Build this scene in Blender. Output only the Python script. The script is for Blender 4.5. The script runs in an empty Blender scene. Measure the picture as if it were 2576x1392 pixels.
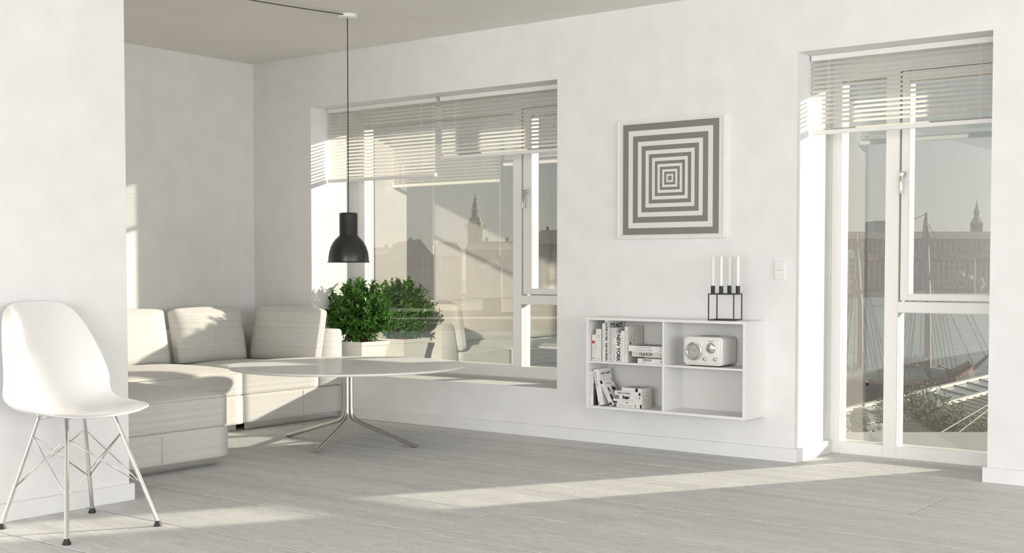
import bpy, bmesh, math, random
from mathutils import Vector, Matrix, Euler
import numpy as np
S = bpy.context.scene
C = S.collection
PI = math.pi
R = math.radians

# ------------------------------------------------------------------ camera, sky, sun, daylight, exposure
cam_d = bpy.data.cameras.new('camera')
cam = bpy.data.objects.new('camera', cam_d)
C.objects.link(cam)
cam.location = (6.8146, -5.9175, 1.0)
cam.rotation_euler = (R(90) - 0.03749, 0, 0.65033)
cam_d.sensor_width = 36
cam_d.lens = 43.432
cam_d.shift_y = 0.03746
cam_d.clip_start = .05
cam_d.clip_end = 6000
S.camera = cam

w = bpy.data.worlds.new('sky')
S.world = w
w.use_nodes = True
wn, wl = w.node_tree.nodes, w.node_tree.links
wn.clear()
wo = wn.new('ShaderNodeOutputWorld')
wb = wn.new('ShaderNodeBackground')
wg = wn.new('ShaderNodeTexCoord')
ws = wn.new('ShaderNodeSeparateXYZ')
wr = wn.new('ShaderNodeValToRGB')
wl.new(wg.outputs['Generated'], ws.inputs[0])
wl.new(ws.outputs['Z'], wr.inputs[0])
wr.color_ramp.elements[0].position = 0.0
wr.color_ramp.elements[0].color = (.40, .395, .345, 1)
wr.color_ramp.elements[1].position = .16
wr.color_ramp.elements[1].color = (.33, .385, .415, 1)
wl.new(wr.outputs[0], wb.inputs[0])
wb.inputs[1].default_value = 1.0
wl.new(wb.outputs[0], wo.inputs[0])

sun_d = bpy.data.lights.new('sun', 'SUN')
sun = bpy.data.objects.new('sun', sun_d)
C.objects.link(sun)
SUNDIR = Vector((-1, -1.70, -.507))
sun.rotation_euler = SUNDIR.to_track_quat('-Z', 'Y').to_euler()
sun.location = (20, 30, 12)
sun_d.energy = 10.2
sun_d.angle = R(1.3)
sun_d.color = (1, .93, .79)


def daylight(name, loc, rot, sx, sy, power, col):
    d = bpy.data.lights.new(name, 'AREA')
    d.shape = 'RECTANGLE'
    d.size = sx
    d.size_y = sy
    d.energy = power
    d.color = col
    o = bpy.data.objects.new(name, d)
    C.objects.link(o)
    o.location = loc
    o.rotation_euler = rot
    return o


# daylight coming through the big openings of the wall on the right and the wall behind the camera
daylight('daylight_right', (13.88, -5.5, 1.3), (0, R(90), 0), 2.3, 8.4, 375, (.98, .972, .985))
daylight('daylight_rear', (7.5, -12.88, 1.3), (R(90), 0, 0), 8.4, 2.3, 520, (.975, .972, .99))

S.view_settings.view_transform = 'Standard'
S.view_settings.look = 'None'
S.view_settings.exposure = 0.0
S.view_settings.gamma = 1
S.view_settings.use_curve_mapping = False
S.cycles.max_bounces = 7
S.cycles.diffuse_bounces = 4
S.cycles.glossy_bounces = 3
S.cycles.transparent_max_bounces = 12
S.cycles.caustics_reflective = False
S.cycles.caustics_refractive = False
S.cycles.sample_clamp_indirect = 4.0

# ------------------------------------------------------------------ helpers


def tag(o, label=None, cat=None, group=None, kind=None):
    if label: o['label'] = label
    if cat: o['category'] = cat
    if group: o['group'] = group
    if kind: o['kind'] = kind
    return o


def thing(name, label, cat, loc=(0, 0, 0), rz=0, group=None):
    o = bpy.data.objects.new(name, None)
    C.objects.link(o)
    o.location = loc
    o.rotation_euler = (0, 0, rz)
    o.empty_display_size = .1
    return tag(o, label, cat, group)


def link(name, me, m, parent=None, smooth=False):
    o = bpy.data.objects.new(name, me)
    C.objects.link(o)
    if m is not None:
        me.materials.clear()
        me.materials.append(m)
    if smooth:
        for p in me.polygons: p.use_smooth = True
    if parent: o.parent = parent
    return o


class MB:
    """collects shapes into one mesh"""
    def __init__(s):
        s.v = []; s.f = []

    def add(s, vs, fs, M=None):
        b = len(s.v)
        s.v += [tuple(M @ Vector(v)) if M is not None else tuple(v) for v in vs]
        s.f += [tuple(b + i for i in f) for f in fs]
        return s

    def box(s, x0, y0, z0, x1, y1, z1, M=None):
        vs = [(x0, y0, z0), (x1, y0, z0), (x1, y1, z0), (x0, y1, z0), (x0, y0, z1), (x1, y0, z1), (x1, y1, z1), (x0, y1, z1)]
        return s.add(vs, [(0, 3, 2, 1), (4, 5, 6, 7), (0, 1, 5, 4), (1, 2, 6, 5), (2, 3, 7, 6), (3, 0, 4, 7)], M)

    def bbox(s, x0, y0, z0, x1, y1, z1, r=.004, seg=2, M=None):
        bm = bmesh.new()
        bmesh.ops.create_cube(bm, size=1)
        bmesh.ops.scale(bm, vec=(x1 - x0, y1 - y0, z1 - z0), verts=bm.verts)
        bmesh.ops.translate(bm, vec=((x0 + x1) / 2, (y0 + y1) / 2, (z0 + z1) / 2), verts=bm.verts)
        bmesh.ops.bevel(bm, geom=bm.edges[:], offset=r, segments=seg, affect='EDGES', profile=.5)
        bm.verts.index_update()
        s.add([v.co[:] for v in bm.verts], [[v.index for v in f.verts] for f in bm.faces], M)
        bm.free()
        return s

    def tube(s, pts, r, n=10, cap=True, M=None):
        pts = [Vector(p) for p in pts]
        k = len(pts)
        rr = r if isinstance(r, (list, tuple)) else [r] * k
        t0 = (pts[1] - pts[0]).normalized()
        a = t0.orthogonal().normalized()
        vs = []; fs = []
        for i, p in enumerate(pts):
            if i == 0: t = t0
            elif i == k - 1: t = (pts[-1] - pts[-2]).normalized()
            else: t = ((pts[i + 1] - p).normalized() + (p - pts[i - 1]).normalized()).normalized()
            a = (a - t * a.dot(t)).normalized()
            b = t.cross(a)
            for j in range(n):
                an = 2 * PI * j / n
                vs.append(p + (a * math.cos(an) + b * math.sin(an)) * rr[i])
        for i in range(k - 1):
            for j in range(n):
                fs.append((i * n + j, i * n + (j + 1) % n, (i + 1) * n + (j + 1) % n, (i + 1) * n + j))
        if cap:
            fs.append(tuple(range(n - 1, -1, -1)))
            fs.append(tuple((k - 1) * n + j for j in range(n)))
        return s.add(vs, fs, M)

    def lathe(s, prof, n=48, M=None, close=False):
        vs = []; fs = []
        for (r, z) in prof:
            for j in range(n):
                a = 2 * PI * j / n
                vs.append((r * math.cos(a), r * math.sin(a), z))
        k = len(prof)
        for i in range(k - 1 if not close else k):
            i2 = (i + 1) % k
            for j in range(n):
                fs.append((i * n + j, i * n + (j + 1) % n, i2 * n + (j + 1) % n, i2 * n + j))
        return s.add(vs, fs, M)

    def prism(s, pts, z0, z1, M=None):
        """pts polygon in XY, extruded in Z"""
        n = len(pts)
        vs = [(x, y, z0) for x, y in pts] + [(x, y, z1) for x, y in pts]
        fs = [tuple(range(n - 1, -1, -1)), tuple(range(n, 2 * n))] + [(i, (i + 1) % n, n + (i + 1) % n, n + i) for i in range(n)]
        return s.add(vs, fs, M)

    def mesh(s, name):
        me = bpy.data.meshes.new(name)
        me.from_pydata(s.v, [], s.f)
        me.validate()
        bm = bmesh.new(); bm.from_mesh(me)
        bmesh.ops.recalc_face_normals(bm, faces=bm.faces)
        bm.to_mesh(me); bm.free()
        return me

    def build(s, name, m, parent=None, smooth=False, auto=None):
        me = s.mesh(name)
        o = link(name, me, m, parent, smooth or auto is not None)
        if auto is not None:
            try: me.set_sharp_from_angle(angle=R(auto))
            except Exception: pass
        return o


def rbox(sx, sy, sz, r, n=10, bulge=None, pinch=0):
    """soft upholstered block centred on x,y with its base at z=0; bulge {axis-sign: height}"""
    bm = bmesh.new()
    bmesh.ops.create_cube(bm, size=2)
    bmesh.ops.subdivide_edges(bm, edges=bm.edges[:], cuts=n, use_grid_fill=True)
    hx, hy, hz = sx / 2, sy / 2, sz / 2
    vs = []
    for v in bm.verts:
        u = Vector(v.co)
        # denser towards edges
        q = Vector([math.copysign(1 - (1 - abs(c)) ** 1.0, c) for c in u])
        p = Vector((q.x * hx, q.y * hy, q.z * hz))
        core = Vector((max(-hx + r, min(hx - r, p.x)), max(-hy + r, min(hy - r, p.y)), max(-hz + r, min(hz - r, p.z))))
        d = p - core
        if d.length > 1e-9: p = core + d.normalized() * r
        if bulge:
            for ax, h in bulge.items():
                i = 'xyz'.index(ax[1]); sg = 1 if ax[0] == '+' else -1
                if q[i] * sg > .999 or True:
                    o = [j for j in range(3) if j != i]
                    wgt = max(0, (1 - abs(q[o[0]]) ** 2.4)) ** .8 * max(0, (1 - abs(q[o[1]]) ** 2.4)) ** .8
                    f = max(0, q[i] * sg)
                    p[i] += sg * h * wgt * f ** 2
        vs.append((p.x, p.y, p.z + hz))
    bm.verts.index_update()
    fs = [[v.index for v in f.verts] for f in bm.faces]
    bm.free()
    return vs, fs


def ring_path(hw, hh, r, n=5):
    pts = []
    for cx, cy, a0 in ((hw - r, hh - r, 0), (-hw + r, hh - r, 90), (-hw + r, -hh + r, 180), (hw - r, -hh + r, 270)):
        for i in range(n + 1):
            a = R(a0 + 90 * i / n)
            pts.append((cx + r * math.cos(a), cy + r * math.sin(a)))
    return pts


def text(s, parent, size, M, mat, width=None, align='LEFT', name='lettering', bold=0.0, sx=1.0, ext=.0003, label=None):
    cu = bpy.data.curves.new('txt', 'FONT')
    cu.body = s
    cu.size = size
    cu.align_x = align
    cu.align_y = 'CENTER'
    cu.extrude = ext
    cu.offset = bold
    cu.resolution_u = 3
    t = bpy.data.objects.new('txt', cu)
    C.objects.link(t)
    dg = bpy.context.evaluated_depsgraph_get()
    me = bpy.data.meshes.new_from_object(t.evaluated_get(dg))
    bpy.data.objects.remove(t)
    xs = [v.co.x for v in me.vertices]
    if xs:
        k = sx
        if width: k = width / (max(xs) - min(xs))
        for v in me.vertices: v.co.x *= k
    me.transform(M)
    me.name = name
    o = link(name, me, mat, parent)
    if label: o['label'] = label
    return o


def frame(o, x, y, z):
    """matrix with columns x (text direction), y (up), z (normal) and origin o"""
    x, y, z = Vector(x).normalized(), Vector(y).normalized(), Vector(z).normalized()
    M = Matrix((x, y, z)).transposed().to_4x4()
    M.translation = Vector(o)
    return M


# ------------------------------------------------------------------ materials
def mat(name, col, rough=.5, metal=0, spec=.5, **k):
    m = bpy.data.materials.new(name)
    m.use_nodes = True
    b = m.node_tree.nodes['Principled BSDF']
    b.inputs['Base Color'].default_value = (*col, 1)
    b.inputs['Roughness'].default_value = rough
    b.inputs['Metallic'].default_value = metal
    b.inputs['Specular IOR Level'].default_value = spec
    for kk, v in k.items(): b.inputs[kk.replace('_', ' ')].default_value = v
    return m


def nodes(m):
    nt = m.node_tree
    return nt, nt.nodes['Principled BSDF']


def noise_mix(m, c1, c2, scale, detail=3, vec=(1, 1, 1), bump=0, bscale=None, bdist=.01, lo=.35, hi=.65, coord='Object'):
    nt, b = nodes(m)
    tc = nt.nodes.new('ShaderNodeTexCoord')
    mp = nt.nodes.new('ShaderNodeMapping')
    mp.inputs['Scale'].default_value = vec
    nt.links.new(tc.outputs[coord], mp.inputs[0])
    n = nt.nodes.new('ShaderNodeTexNoise')
    n.inputs['Scale'].default_value = scale
    n.inputs['Detail'].default_value = detail
    nt.links.new(mp.outputs[0], n.inputs['Vector'])
    cr = nt.nodes.new('ShaderNodeValToRGB')
    cr.color_ramp.elements[0].position = lo
    cr.color_ramp.elements[1].position = hi
    cr.color_ramp.elements[0].color = (*c1, 1)
    cr.color_ramp.elements[1].color = (*c2, 1)
    nt.links.new(n.outputs['Fac'], cr.inputs[0])
    nt.links.new(cr.outputs[0], b.inputs['Base Color'])
    if bump:
        n2 = nt.nodes.new('ShaderNodeTexNoise')
        n2.inputs['Scale'].default_value = bscale or scale
        n2.inputs['Detail'].default_value = 6
        nt.links.new(mp.outputs[0], n2.inputs['Vector'])
        bp = nt.nodes.new('ShaderNodeBump')
        bp.inputs['Strength'].default_value = bump
        bp.inputs['Distance'].default_value = bdist
        nt.links.new(n2.outputs['Fac'], bp.inputs['Height'])
        nt.links.new(bp.outputs[0], b.inputs['Normal'])
    return m


WALL = noise_mix(mat('wall_plaster', (.86, .855, .84), .9, spec=.2), (.84, .835, .825), (.88, .877, .867), 6, 5, bump=.25, bscale=9, bdist=.006)
CEIL = noise_mix(mat('ceiling_plaster', (.85, .82, .76), .9, spec=.2), (.87, .845, .79), (.90, .875, .82), 3, 4)
SKIRT = noise_mix(mat('skirting_paint', (.86, .86, .85), .6), (.84, .838, .825), (.87, .868, .855), 6, 2)
FRAMEM = mat('window_frame_paint', (.87, .86, .84), .35)
BLIND = mat('blind_slat', (.9, .89, .86), .45)
nt, b = nodes(BLIND)
tr = nt.nodes.new('ShaderNodeBsdfTranslucent'); tr.inputs[0].default_value = (.95, .94, .90, 1)
mx = nt.nodes.new('ShaderNodeMixShader'); mx.inputs[0].default_value = .62
nt.links.new(b.outputs[0], mx.inputs[1]); nt.links.new(tr.outputs[0], mx.inputs[2])
nt.links.new(mx.outputs[0], nt.nodes['Material Output'].inputs[0])
BLINDR = mat('blind_rail', (.86, .85, .83), .5)
CORD = mat('blind_cord', (.9, .89, .86), .7)
GLASS = bpy.data.materials.new('window_glass')
GLASS.use_nodes = True
nt = GLASS.node_tree; nt.nodes.clear()
go = nt.nodes.new('ShaderNodeOutputMaterial')
gt = nt.nodes.new('ShaderNodeBsdfTransparent'); gt.inputs[0].default_value = (.96, .955, .94, 1)
gg = nt.nodes.new('ShaderNodeBsdfGlossy'); gg.inputs[0].default_value = (1, .985, .93, 1); gg.inputs[1].default_value = 0.0
gm = nt.nodes.new('ShaderNodeMixShader')
gf = nt.nodes.new('ShaderNodeLayerWeight'); gf.inputs['Blend'].default_value = .5
gmm0 = nt.nodes.new('ShaderNodeMath'); gmm0.operation = 'MULTIPLY_ADD'; gmm0.inputs[1].default_value = 1.38; gmm0.inputs[2].default_value = .14
nt.links.new(gf.outputs['Facing'], gmm0.inputs[0])
# only the face the light enters by reflects, so the thin pane has one clean reflection
ggeo = nt.nodes.new('ShaderNodeNewGeometry')
gmm = nt.nodes.new('ShaderNodeMix'); gmm.data_type = 'FLOAT'
nt.links.new(ggeo.outputs['Backfacing'], gmm.inputs['Factor']); nt.links.new(gmm0.outputs[0], gmm.inputs['A']); gmm.inputs['B'].default_value = 0.0
nt.links.new(gmm.outputs[0], gm.inputs[0])
nt.links.new(gt.outputs[0], gm.inputs[1]); nt.links.new(gg.outputs[0], gm.inputs[2])
nt.links.new(gm.outputs[0], go.inputs[0])
CHROME = mat('chrome', (.72, .72, .70), .12, 1)
NICKEL = mat('brushed_steel', (.66, .65, .62), .25, 1)
BLACK = mat('black_enamel', (.022, .021, .020), .28, spec=.6)
MATTB = mat('matt_black_metal', (.018, .018, .018), .45)
RUBBER = mat('black_rubber', (.02, .02, .02), .5)
SHELL = mat('white_moulded_plastic', (.755, .75, .74), .2, spec=.5)
TABLETOP = mat('white_gloss_top', (.93, .93, .92), .5, spec=.0)
nt, b = nodes(TABLETOP)
tg = nt.nodes.new('ShaderNodeBsdfGlossy'); tg.inputs[0].default_value = (1, 1, 1, 1); tg.inputs[1].default_value = .04
mx = nt.nodes.new('ShaderNodeMixShader'); mx.inputs[0].default_value = .13
nt.links.new(b.outputs[0], mx.inputs[1]); nt.links.new(tg.outputs[0], mx.inputs[2])
nt.links.new(mx.outputs[0], nt.nodes['Material Output'].inputs[0])
SHELFM = noise_mix(mat('white_lacquer', (.85, .85, .83), .45), (.84, .838, .825), (.86, .858, .845), 8, 2)
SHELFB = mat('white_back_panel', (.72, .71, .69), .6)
PAPER = mat('page_paper', (.80, .78, .73), .9, spec=.1)
WHITEC = mat('white_book_cover', (.83, .825, .80), .4)
CREAMC = mat('cream_book_cover', (.80, .79, .74), .5)
GREYC = mat('grey_book_cover', (.58, .58, .56), .4)
DARKC = mat('charcoal_book_cover', (.045, .043, .04), .4)
REDC = mat('red_book_cover', (.35, .035, .025), .4)
INK = mat('black_ink', (.012, .012, .012), .6)
INKG = mat('grey_ink', (.28, .28, .27), .6)
INKR = mat('red_ink', (.55, .05, .04), .6)
INKT = mat('tan_ink', (.42, .36, .28), .6)
INKGREEN = mat('green_ink', (.02, .12, .09), .6)
INKBLUE = mat('blue_ink', (.15, .32, .42), .6)
PINK = mat('pink_ink', (.75, .22, .28), .6)
WAX = mat('white_candle_wax', (.88, .87, .84), .4, Subsurface_Weight=.2)
POT = mat('white_ceramic_pot', (.82, .80, .76), .35)
SOIL = noise_mix(mat('potting_soil', (.05, .035, .02), .95), (.03, .02, .012), (.08, .055, .035), 60)
STEM = mat('plant_stem', (.10, .075, .03), .7)
SWITCH = mat('switch_plastic', (.86, .86, .84), .3)
ARTGREY = mat('print_grey', (.235, .23, .21), .35)
ARTWHITE = mat('print_white', (.80, .79, .76), .35)
LEAF = mat('leaf_green', (.03, .12, .015), .35, spec=.4)
nt, b = nodes(LEAF)
oi = nt.nodes.new('ShaderNodeAttribute'); oi.attribute_name = 'rnd'
cr = nt.nodes.new('ShaderNodeValToRGB')
cr.color_ramp.elements[0].color = (.03, .12, .016, 1)
cr.color_ramp.elements[1].color = (.13, .31, .05, 1)
nt.links.new(oi.outputs['Fac'], cr.inputs[0]); nt.links.new(cr.outputs[0], b.inputs['Base Color'])
tr = nt.nodes.new('ShaderNodeBsdfTranslucent')
nt.links.new(cr.outputs[0], tr.inputs[0])
mx = nt.nodes.new('ShaderNodeMixShader'); mx.inputs[0].default_value = .3
nt.links.new(b.outputs[0], mx.inputs[1]); nt.links.new(tr.outputs[0], mx.inputs[2])
nt.links.new(mx.outputs[0], nt.nodes['Material Output'].inputs[0])


def fabric():
    m = mat('beige_woven_fabric', (.62, .60, .55), .95, spec=.1, Sheen_Weight=.25)
    nt, b = nodes(m)
    N, L = nt.nodes.new, nt.links.new
    tc = N('ShaderNodeTexCoord')
    sp = N('ShaderNodeSeparateXYZ'); L(tc.outputs['Object'], sp.inputs[0])
    ad = N('ShaderNodeMath'); ad.operation = 'ADD'; L(sp.outputs[0], ad.inputs[0]); L(sp.outputs[1], ad.inputs[1])
    nz = N('ShaderNodeTexNoise'); nz.inputs['Scale'].default_value = 60; nz.inputs['Detail'].default_value = 2
    L(tc.outputs['Object'], nz.inputs['Vector'])

    def sine(src, freq, dist):
        a = N('ShaderNodeMath'); a.operation = 'MULTIPLY'; a.inputs[1].default_value = freq; L(src, a.inputs[0])
        n = N('ShaderNodeMath'); n.operation = 'MULTIPLY'; n.inputs[1].default_value = dist; L(nz.outputs['Fac'], n.inputs[0])
        s = N('ShaderNodeMath'); s.operation = 'ADD'; L(a.outputs[0], s.inputs[0]); L(n.outputs[0], s.inputs[1])
        q = N('ShaderNodeMath'); q.operation = 'SINE'; L(s.outputs[0], q.inputs[0])
        return q.outputs[0]
    wv = sine(sp.outputs[2], 2 * PI / .0075, 3.4)
    wh = sine(ad.outputs[0], 2 * PI / .0065, 3.0)
    mu = N('ShaderNodeMath'); mu.operation = 'MULTIPLY'; L(wv, mu.inputs[0]); L(wh, mu.inputs[1])
    # horizontal ribs a few centimetres apart
    n1 = N('ShaderNodeTexNoise'); n1.noise_dimensions = '1D'; n1.inputs['Scale'].default_value = 55; n1.inputs['Detail'].default_value = 3
    L(sp.outputs[2], n1.inputs['W'])
    n2 = N('ShaderNodeTexNoise'); n2.inputs['Scale'].default_value = 260; n2.inputs['Detail'].default_value = 2
    L(tc.outputs['Object'], n2.inputs['Vector'])
    h = N('ShaderNodeMath'); h.operation = 'MULTIPLY_ADD'; h.inputs[1].default_value = .20; L(mu.outputs[0], h.inputs[0])
    rb = N('ShaderNodeMath'); rb.operation = 'MULTIPLY'; rb.inputs[1].default_value = .45; L(n1.outputs['Fac'], rb.inputs[0]); L(rb.outputs[0], h.inputs[2])
    h2 = N('ShaderNodeMath'); h2.operation = 'MULTIPLY_ADD'; h2.inputs[1].default_value = .9; L(n2.outputs['Fac'], h2.inputs[0]); L(h.outputs[0], h2.inputs[2])
    bp = N('ShaderNodeBump'); bp.inputs['Strength'].default_value = .45; bp.inputs['Distance'].default_value = .003
    L(h2.outputs[0], bp.inputs['Height']); L(bp.outputs[0], b.inputs['Normal'])
    cr = N('ShaderNodeValToRGB')
    cr.color_ramp.elements[0].position = .3; cr.color_ramp.elements[1].position = 1.0
    cr.color_ramp.elements[0].color = (.53, .525, .50, 1)
    cr.color_ramp.elements[1].color = (.80, .79, .755, 1)
    L(h2.outputs[0], cr.inputs[0]); L(cr.outputs[0], b.inputs['Base Color'])
    return m


FABRIC = fabric()
SEAM = mat('fabric_piping', (.60, .58, .53), .95, spec=.1)


def floorwood():
    m = mat('whitewashed_floorboards', (.6, .59, .56), .6, spec=.15)
    nt, b = nodes(m)
    N, L = nt.nodes.new, nt.links.new
    tc = N('ShaderNodeTexCoord')
    at = N('ShaderNodeAttribute'); at.attribute_name = 'rnd'
    cb = N('ShaderNodeCombineXYZ'); L(at.outputs['Fac'], cb.inputs[2])
    sc = N('ShaderNodeVectorMath'); sc.operation = 'SCALE'; sc.inputs['Scale'].default_value = 37
    L(cb.outputs[0], sc.inputs[0])
    va = N('ShaderNodeVectorMath'); va.operation = 'ADD'; L(tc.outputs['Object'], va.inputs[0]); L(sc.outputs[0], va.inputs[1])

    def nz(vec, scale, det, rough=.6):
        mp = N('ShaderNodeMapping'); mp.inputs['Scale'].default_value = vec; L(va.outputs[0], mp.inputs[0])
        n = N('ShaderNodeTexNoise'); n.inputs['Scale'].default_value = scale; n.inputs['Detail'].default_value = det
        n.inputs['Roughness'].default_value = rough
        L(mp.outputs[0], n.inputs['Vector']); return n.outputs['Fac']
    fine0 = nz((3.2, 60, 1), 3.2, 6, .72)
    grit = nz((24, 120, 1), 2.6, 4, .7)
    fm = N('ShaderNodeMix'); fm.data_type = 'FLOAT'; fm.inputs['Factor'].default_value = .42
    L(fine0, fm.inputs['A']); L(grit, fm.inputs['B'])
    fine = fm.outputs['Result']
    band = nz((.35, 6, 1), 1.6, 3)
    cr = N('ShaderNodeValToRGB')
    cr.color_ramp.elements[0].position = .40; cr.color_ramp.elements[1].position = .58
    cr.color_ramp.elements[0].color = (.58, .58, .57, 1)
    cr.color_ramp.elements[1].color = (.88, .88, .87, 1)
    L(fine, cr.inputs[0])
    c2 = N('ShaderNodeValToRGB')
    c2.color_ramp.elements[0].position = .32; c2.color_ramp.elements[1].position = .68
    c2.color_ramp.elements[0].color = (.84, .84, .835, 1)
    c2.color_ramp.elements[1].color = (1, 1, 1, 1)
    L(band, c2.inputs[0])
    mx = N('ShaderNodeMix'); mx.data_type = 'RGBA'; mx.blend_type = 'MULTIPLY'; mx.inputs[0].default_value = 1
    L(cr.outputs[0], mx.inputs['A']); L(c2.outputs[0], mx.inputs['B'])
    L(mx.outputs['Result'], b.inputs['Base Color'])
    bp = N('ShaderNodeBump'); bp.inputs['Strength'].default_value = .7; bp.inputs['Distance'].default_value = .004
    L(fine, bp.inputs['Height']); L(bp.outputs[0], b.inputs['Normal'])
    return m


FLOORM = floorwood()
GAP = mat('floor_gap', (.03, .028, .025), .9)


def set_rnd(me, vals):
    a = me.attributes.new('rnd', 'FLOAT', 'FACE')
    a.data.foreach_set('value', vals)


def structure(o, label=None):
    o['kind'] = 'structure'
    if label: o['label'] = label
    return o


# ------------------------------------------------------------------ room shell
H = 2.4485
XW0, XW1, ZWS, ZWT = .586, 2.644, .2934, 2.101
XD0, XD1 = 4.139, 5.1036
YI, YO = .45, .56          # inner face of the frames, outer face of the wall
PX, PY = 2.281, -2.692     # the projecting wall on the left
XR, YB = 14.0, -13.0

# wall_right of the sofa niche = the long wall with window and balcony door
mb = MB()
for a in [(-.2, 0, 0, XW0, YO, H), (XW0, 0, 0, XW1, YO, ZWS), (XW0, 0, ZWT, XW1, YO, H), (XW1, 0, 0, XD0, YO, H),
          (XD0, 0, ZWT, XD1, YO, H), (XD1, 0, 0, XR + .2, YO, H), (XD0, YI, -.25, XD1, YO, 0)]:
    mb.box(*a)
structure(mb.build('wall_back', WALL), 'long white plastered wall with window and balcony door openings')
structure(MB().box(-.2, PY, 0, 0, 0, H).build('wall_left', WALL), 'white wall behind the sofa in the niche')
structure(MB().box(-.2, YB, 0, PX, PY, H).build('wall_front', WALL), 'white projecting wall at the left behind the chair')
mb = MB()
for a in [(XR, YB, 0, XR + .2, -9.8, H), (XR, -1.2, 0, XR + .2, 0, H), (XR, -9.8, 0, XR + .2, -1.2, .1), (XR, -9.8, 2.43, XR + .2, -1.2, H)]:
    mb.box(*a)
structure(mb.build('wall_right', WALL))
mb = MB()
for a in [(PX, YB - .2, 0, 3.2, YB, H), (11.8, YB - .2, 0, XR + .2, YB, H), (3.2, YB - .2, 0, 11.8, YB, .1), (3.2, YB - .2, 2.43, 11.8, YB, H)]:
    mb.box(*a)
structure(mb.build('wall_rear', WALL))
structure(MB().box(-.2, YB - .2, H, XR + .2, YO, H + .2).build('ceiling', CEIL), 'plain matt ceiling')

# floor: boards run along the long wall, .4825 wide, with real gaps
random.seed(4)
mb = MB(); vals = []
pitch = .4825
joints = {0: [.9, 3.293, 5.7, 8.1], 1: [-.4, 2.1, 5.082, 7.5], 2: [.3, 2.705, 6.3, 8.8], 3: [1.3, 4.2, 6.9], 4: [.8, 3.713, 5.9, 8.3], 5: [1.8, 4.9, 7.4], -1: [6.9]}
row = -1
y1 = -.015 + pitch
while y1 > YB:
    y0 = y1 - pitch
    xs = [-.2] + [x for x in joints.get(row, [random.uniform(.5, 2.4), random.uniform(3, 4.8), random.uniform(5.5, 7.4), random.uniform(9, 12)]) if x > -.2] + [XR + .2]
    for a, b_ in zip(xs[:-1], xs[1:]):
        g = .0024
        yt = min(y1, YI)
        mb.bbox(a + g, max(y0, YB) + .0048, -.006, b_ - g, yt - (.0048 if yt < YI else 0), 0, r=.0015, seg=1)
        v = random.random(); vals += [v] * (len(mb.f) - len(vals))
    y1 = y0; row += 1
me = mb.mesh('floor')
fl = link('floor', me, FLOORM)
if len(me.polygons) == len(vals): set_rnd(me, vals)
structure(fl, 'pale whitewashed wide floorboards')
sub = MB().box(-.2, YB, -.25, XR + .2, YI, -.006).build('subfloor', GAP, fl)
bh, bt = .0718, .017


def skirt(name, boxes):
    mb = MB()
    for a in boxes: mb.bbox(*a, r=.0015, seg=1)
    return structure(mb.build(name, SKIRT), 'white painted skirting board')


skirt('baseboard_back', [(0, -bt, 0, XD0 + bt, 0, bh), (XD0, 0, 0, XD0 + bt, YI, bh)])
skirt('baseboard_right', [(XD1 - bt, -bt, 0, XR, 0, bh), (XD1 - bt, 0, 0, XD1, YI, bh)])
skirt('baseboard_left', [(0, PY, 0, bt, -bt, bh)])
skirt('baseboard_front', [(PX, YB, 0, PX + bt, PY + bt, bh), (bt, PY, 0, PX, PY + bt, bh)])


# ------------------------------------------------------------------ window and balcony door
def bar(mb, x0, z0, x1, z1, ya=YI, yb=.55, r=.003):
    mb.bbox(x0, ya, z0, x1, yb, z1, r=r, seg=1)


YG = .485
win = thing('window_1', 'wide white framed window in the long wall, fixed pane and opening casement', 'window', (0, 0, 0))
win['kind'] = 'structure'
mb = MB()
bar(mb, XW0, ZWS, .652, ZWT); bar(mb, 2.58, ZWS, XW1, ZWT)
bar(mb, .652, ZWS, 1.977, .370); bar(mb, .652, 2.005, 1.977, ZWT)
bar(mb, 1.977, ZWS, 2.046, ZWT)
bar(mb, 2.046, ZWS, 2.58, .366); bar(mb, 2.046, .769, 2.58, .827); bar(mb, 2.046, 2.03, 2.58, ZWT)
mb.build('window_frame', FRAMEM, win)
mb = MB()
y = .458
bar(mb, 2.053, .833, 2.12, 2.024, y, .54); bar(mb, 2.52, .833, 2.574, 2.024, y, .54)
bar(mb, 2.12, .833, 2.52, .872, y, .54); bar(mb, 2.12, 1.975, 2.52, 2.024, y, .54)
sash = mb.build('casement', FRAMEM, win)
mb = MB().box(.652, YG, .370, 1.977, YG + .005, 2.005)
mb.build('glass_pane', GLASS, win)
MB().box(2.046, YG, .366, 2.58, YG + .005, .769).build('glass_pane', GLASS, win)
MB().box(2.12, .474, .872, 2.52, .479, 1.975).build('glass_pane', GLASS, sash)


def lever(parent, x, z, y):
    mb = MB()
    My = Matrix.Translation((x, y, z)) @ Matrix.Rotation(R(90), 4, 'X')
    mb.lathe([(.0005, 0), (.014, 0), (.0145, .002), (.0145, .006), (.013, .008), (.0115, .009), (.0115, .042), (.0108, .044), (.0005, .0445)], 24, My)
    mb.bbox(x - .0085, y - .0435, z - .105, x + .0085, y - .034, z - .002, r=.002)
    o = mb.build('handle', CHROME, parent, auto=35)
    o['label'] = 'satin chrome lever handle hanging down'


lever(sash, 2.085, 1.492, y)

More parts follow.
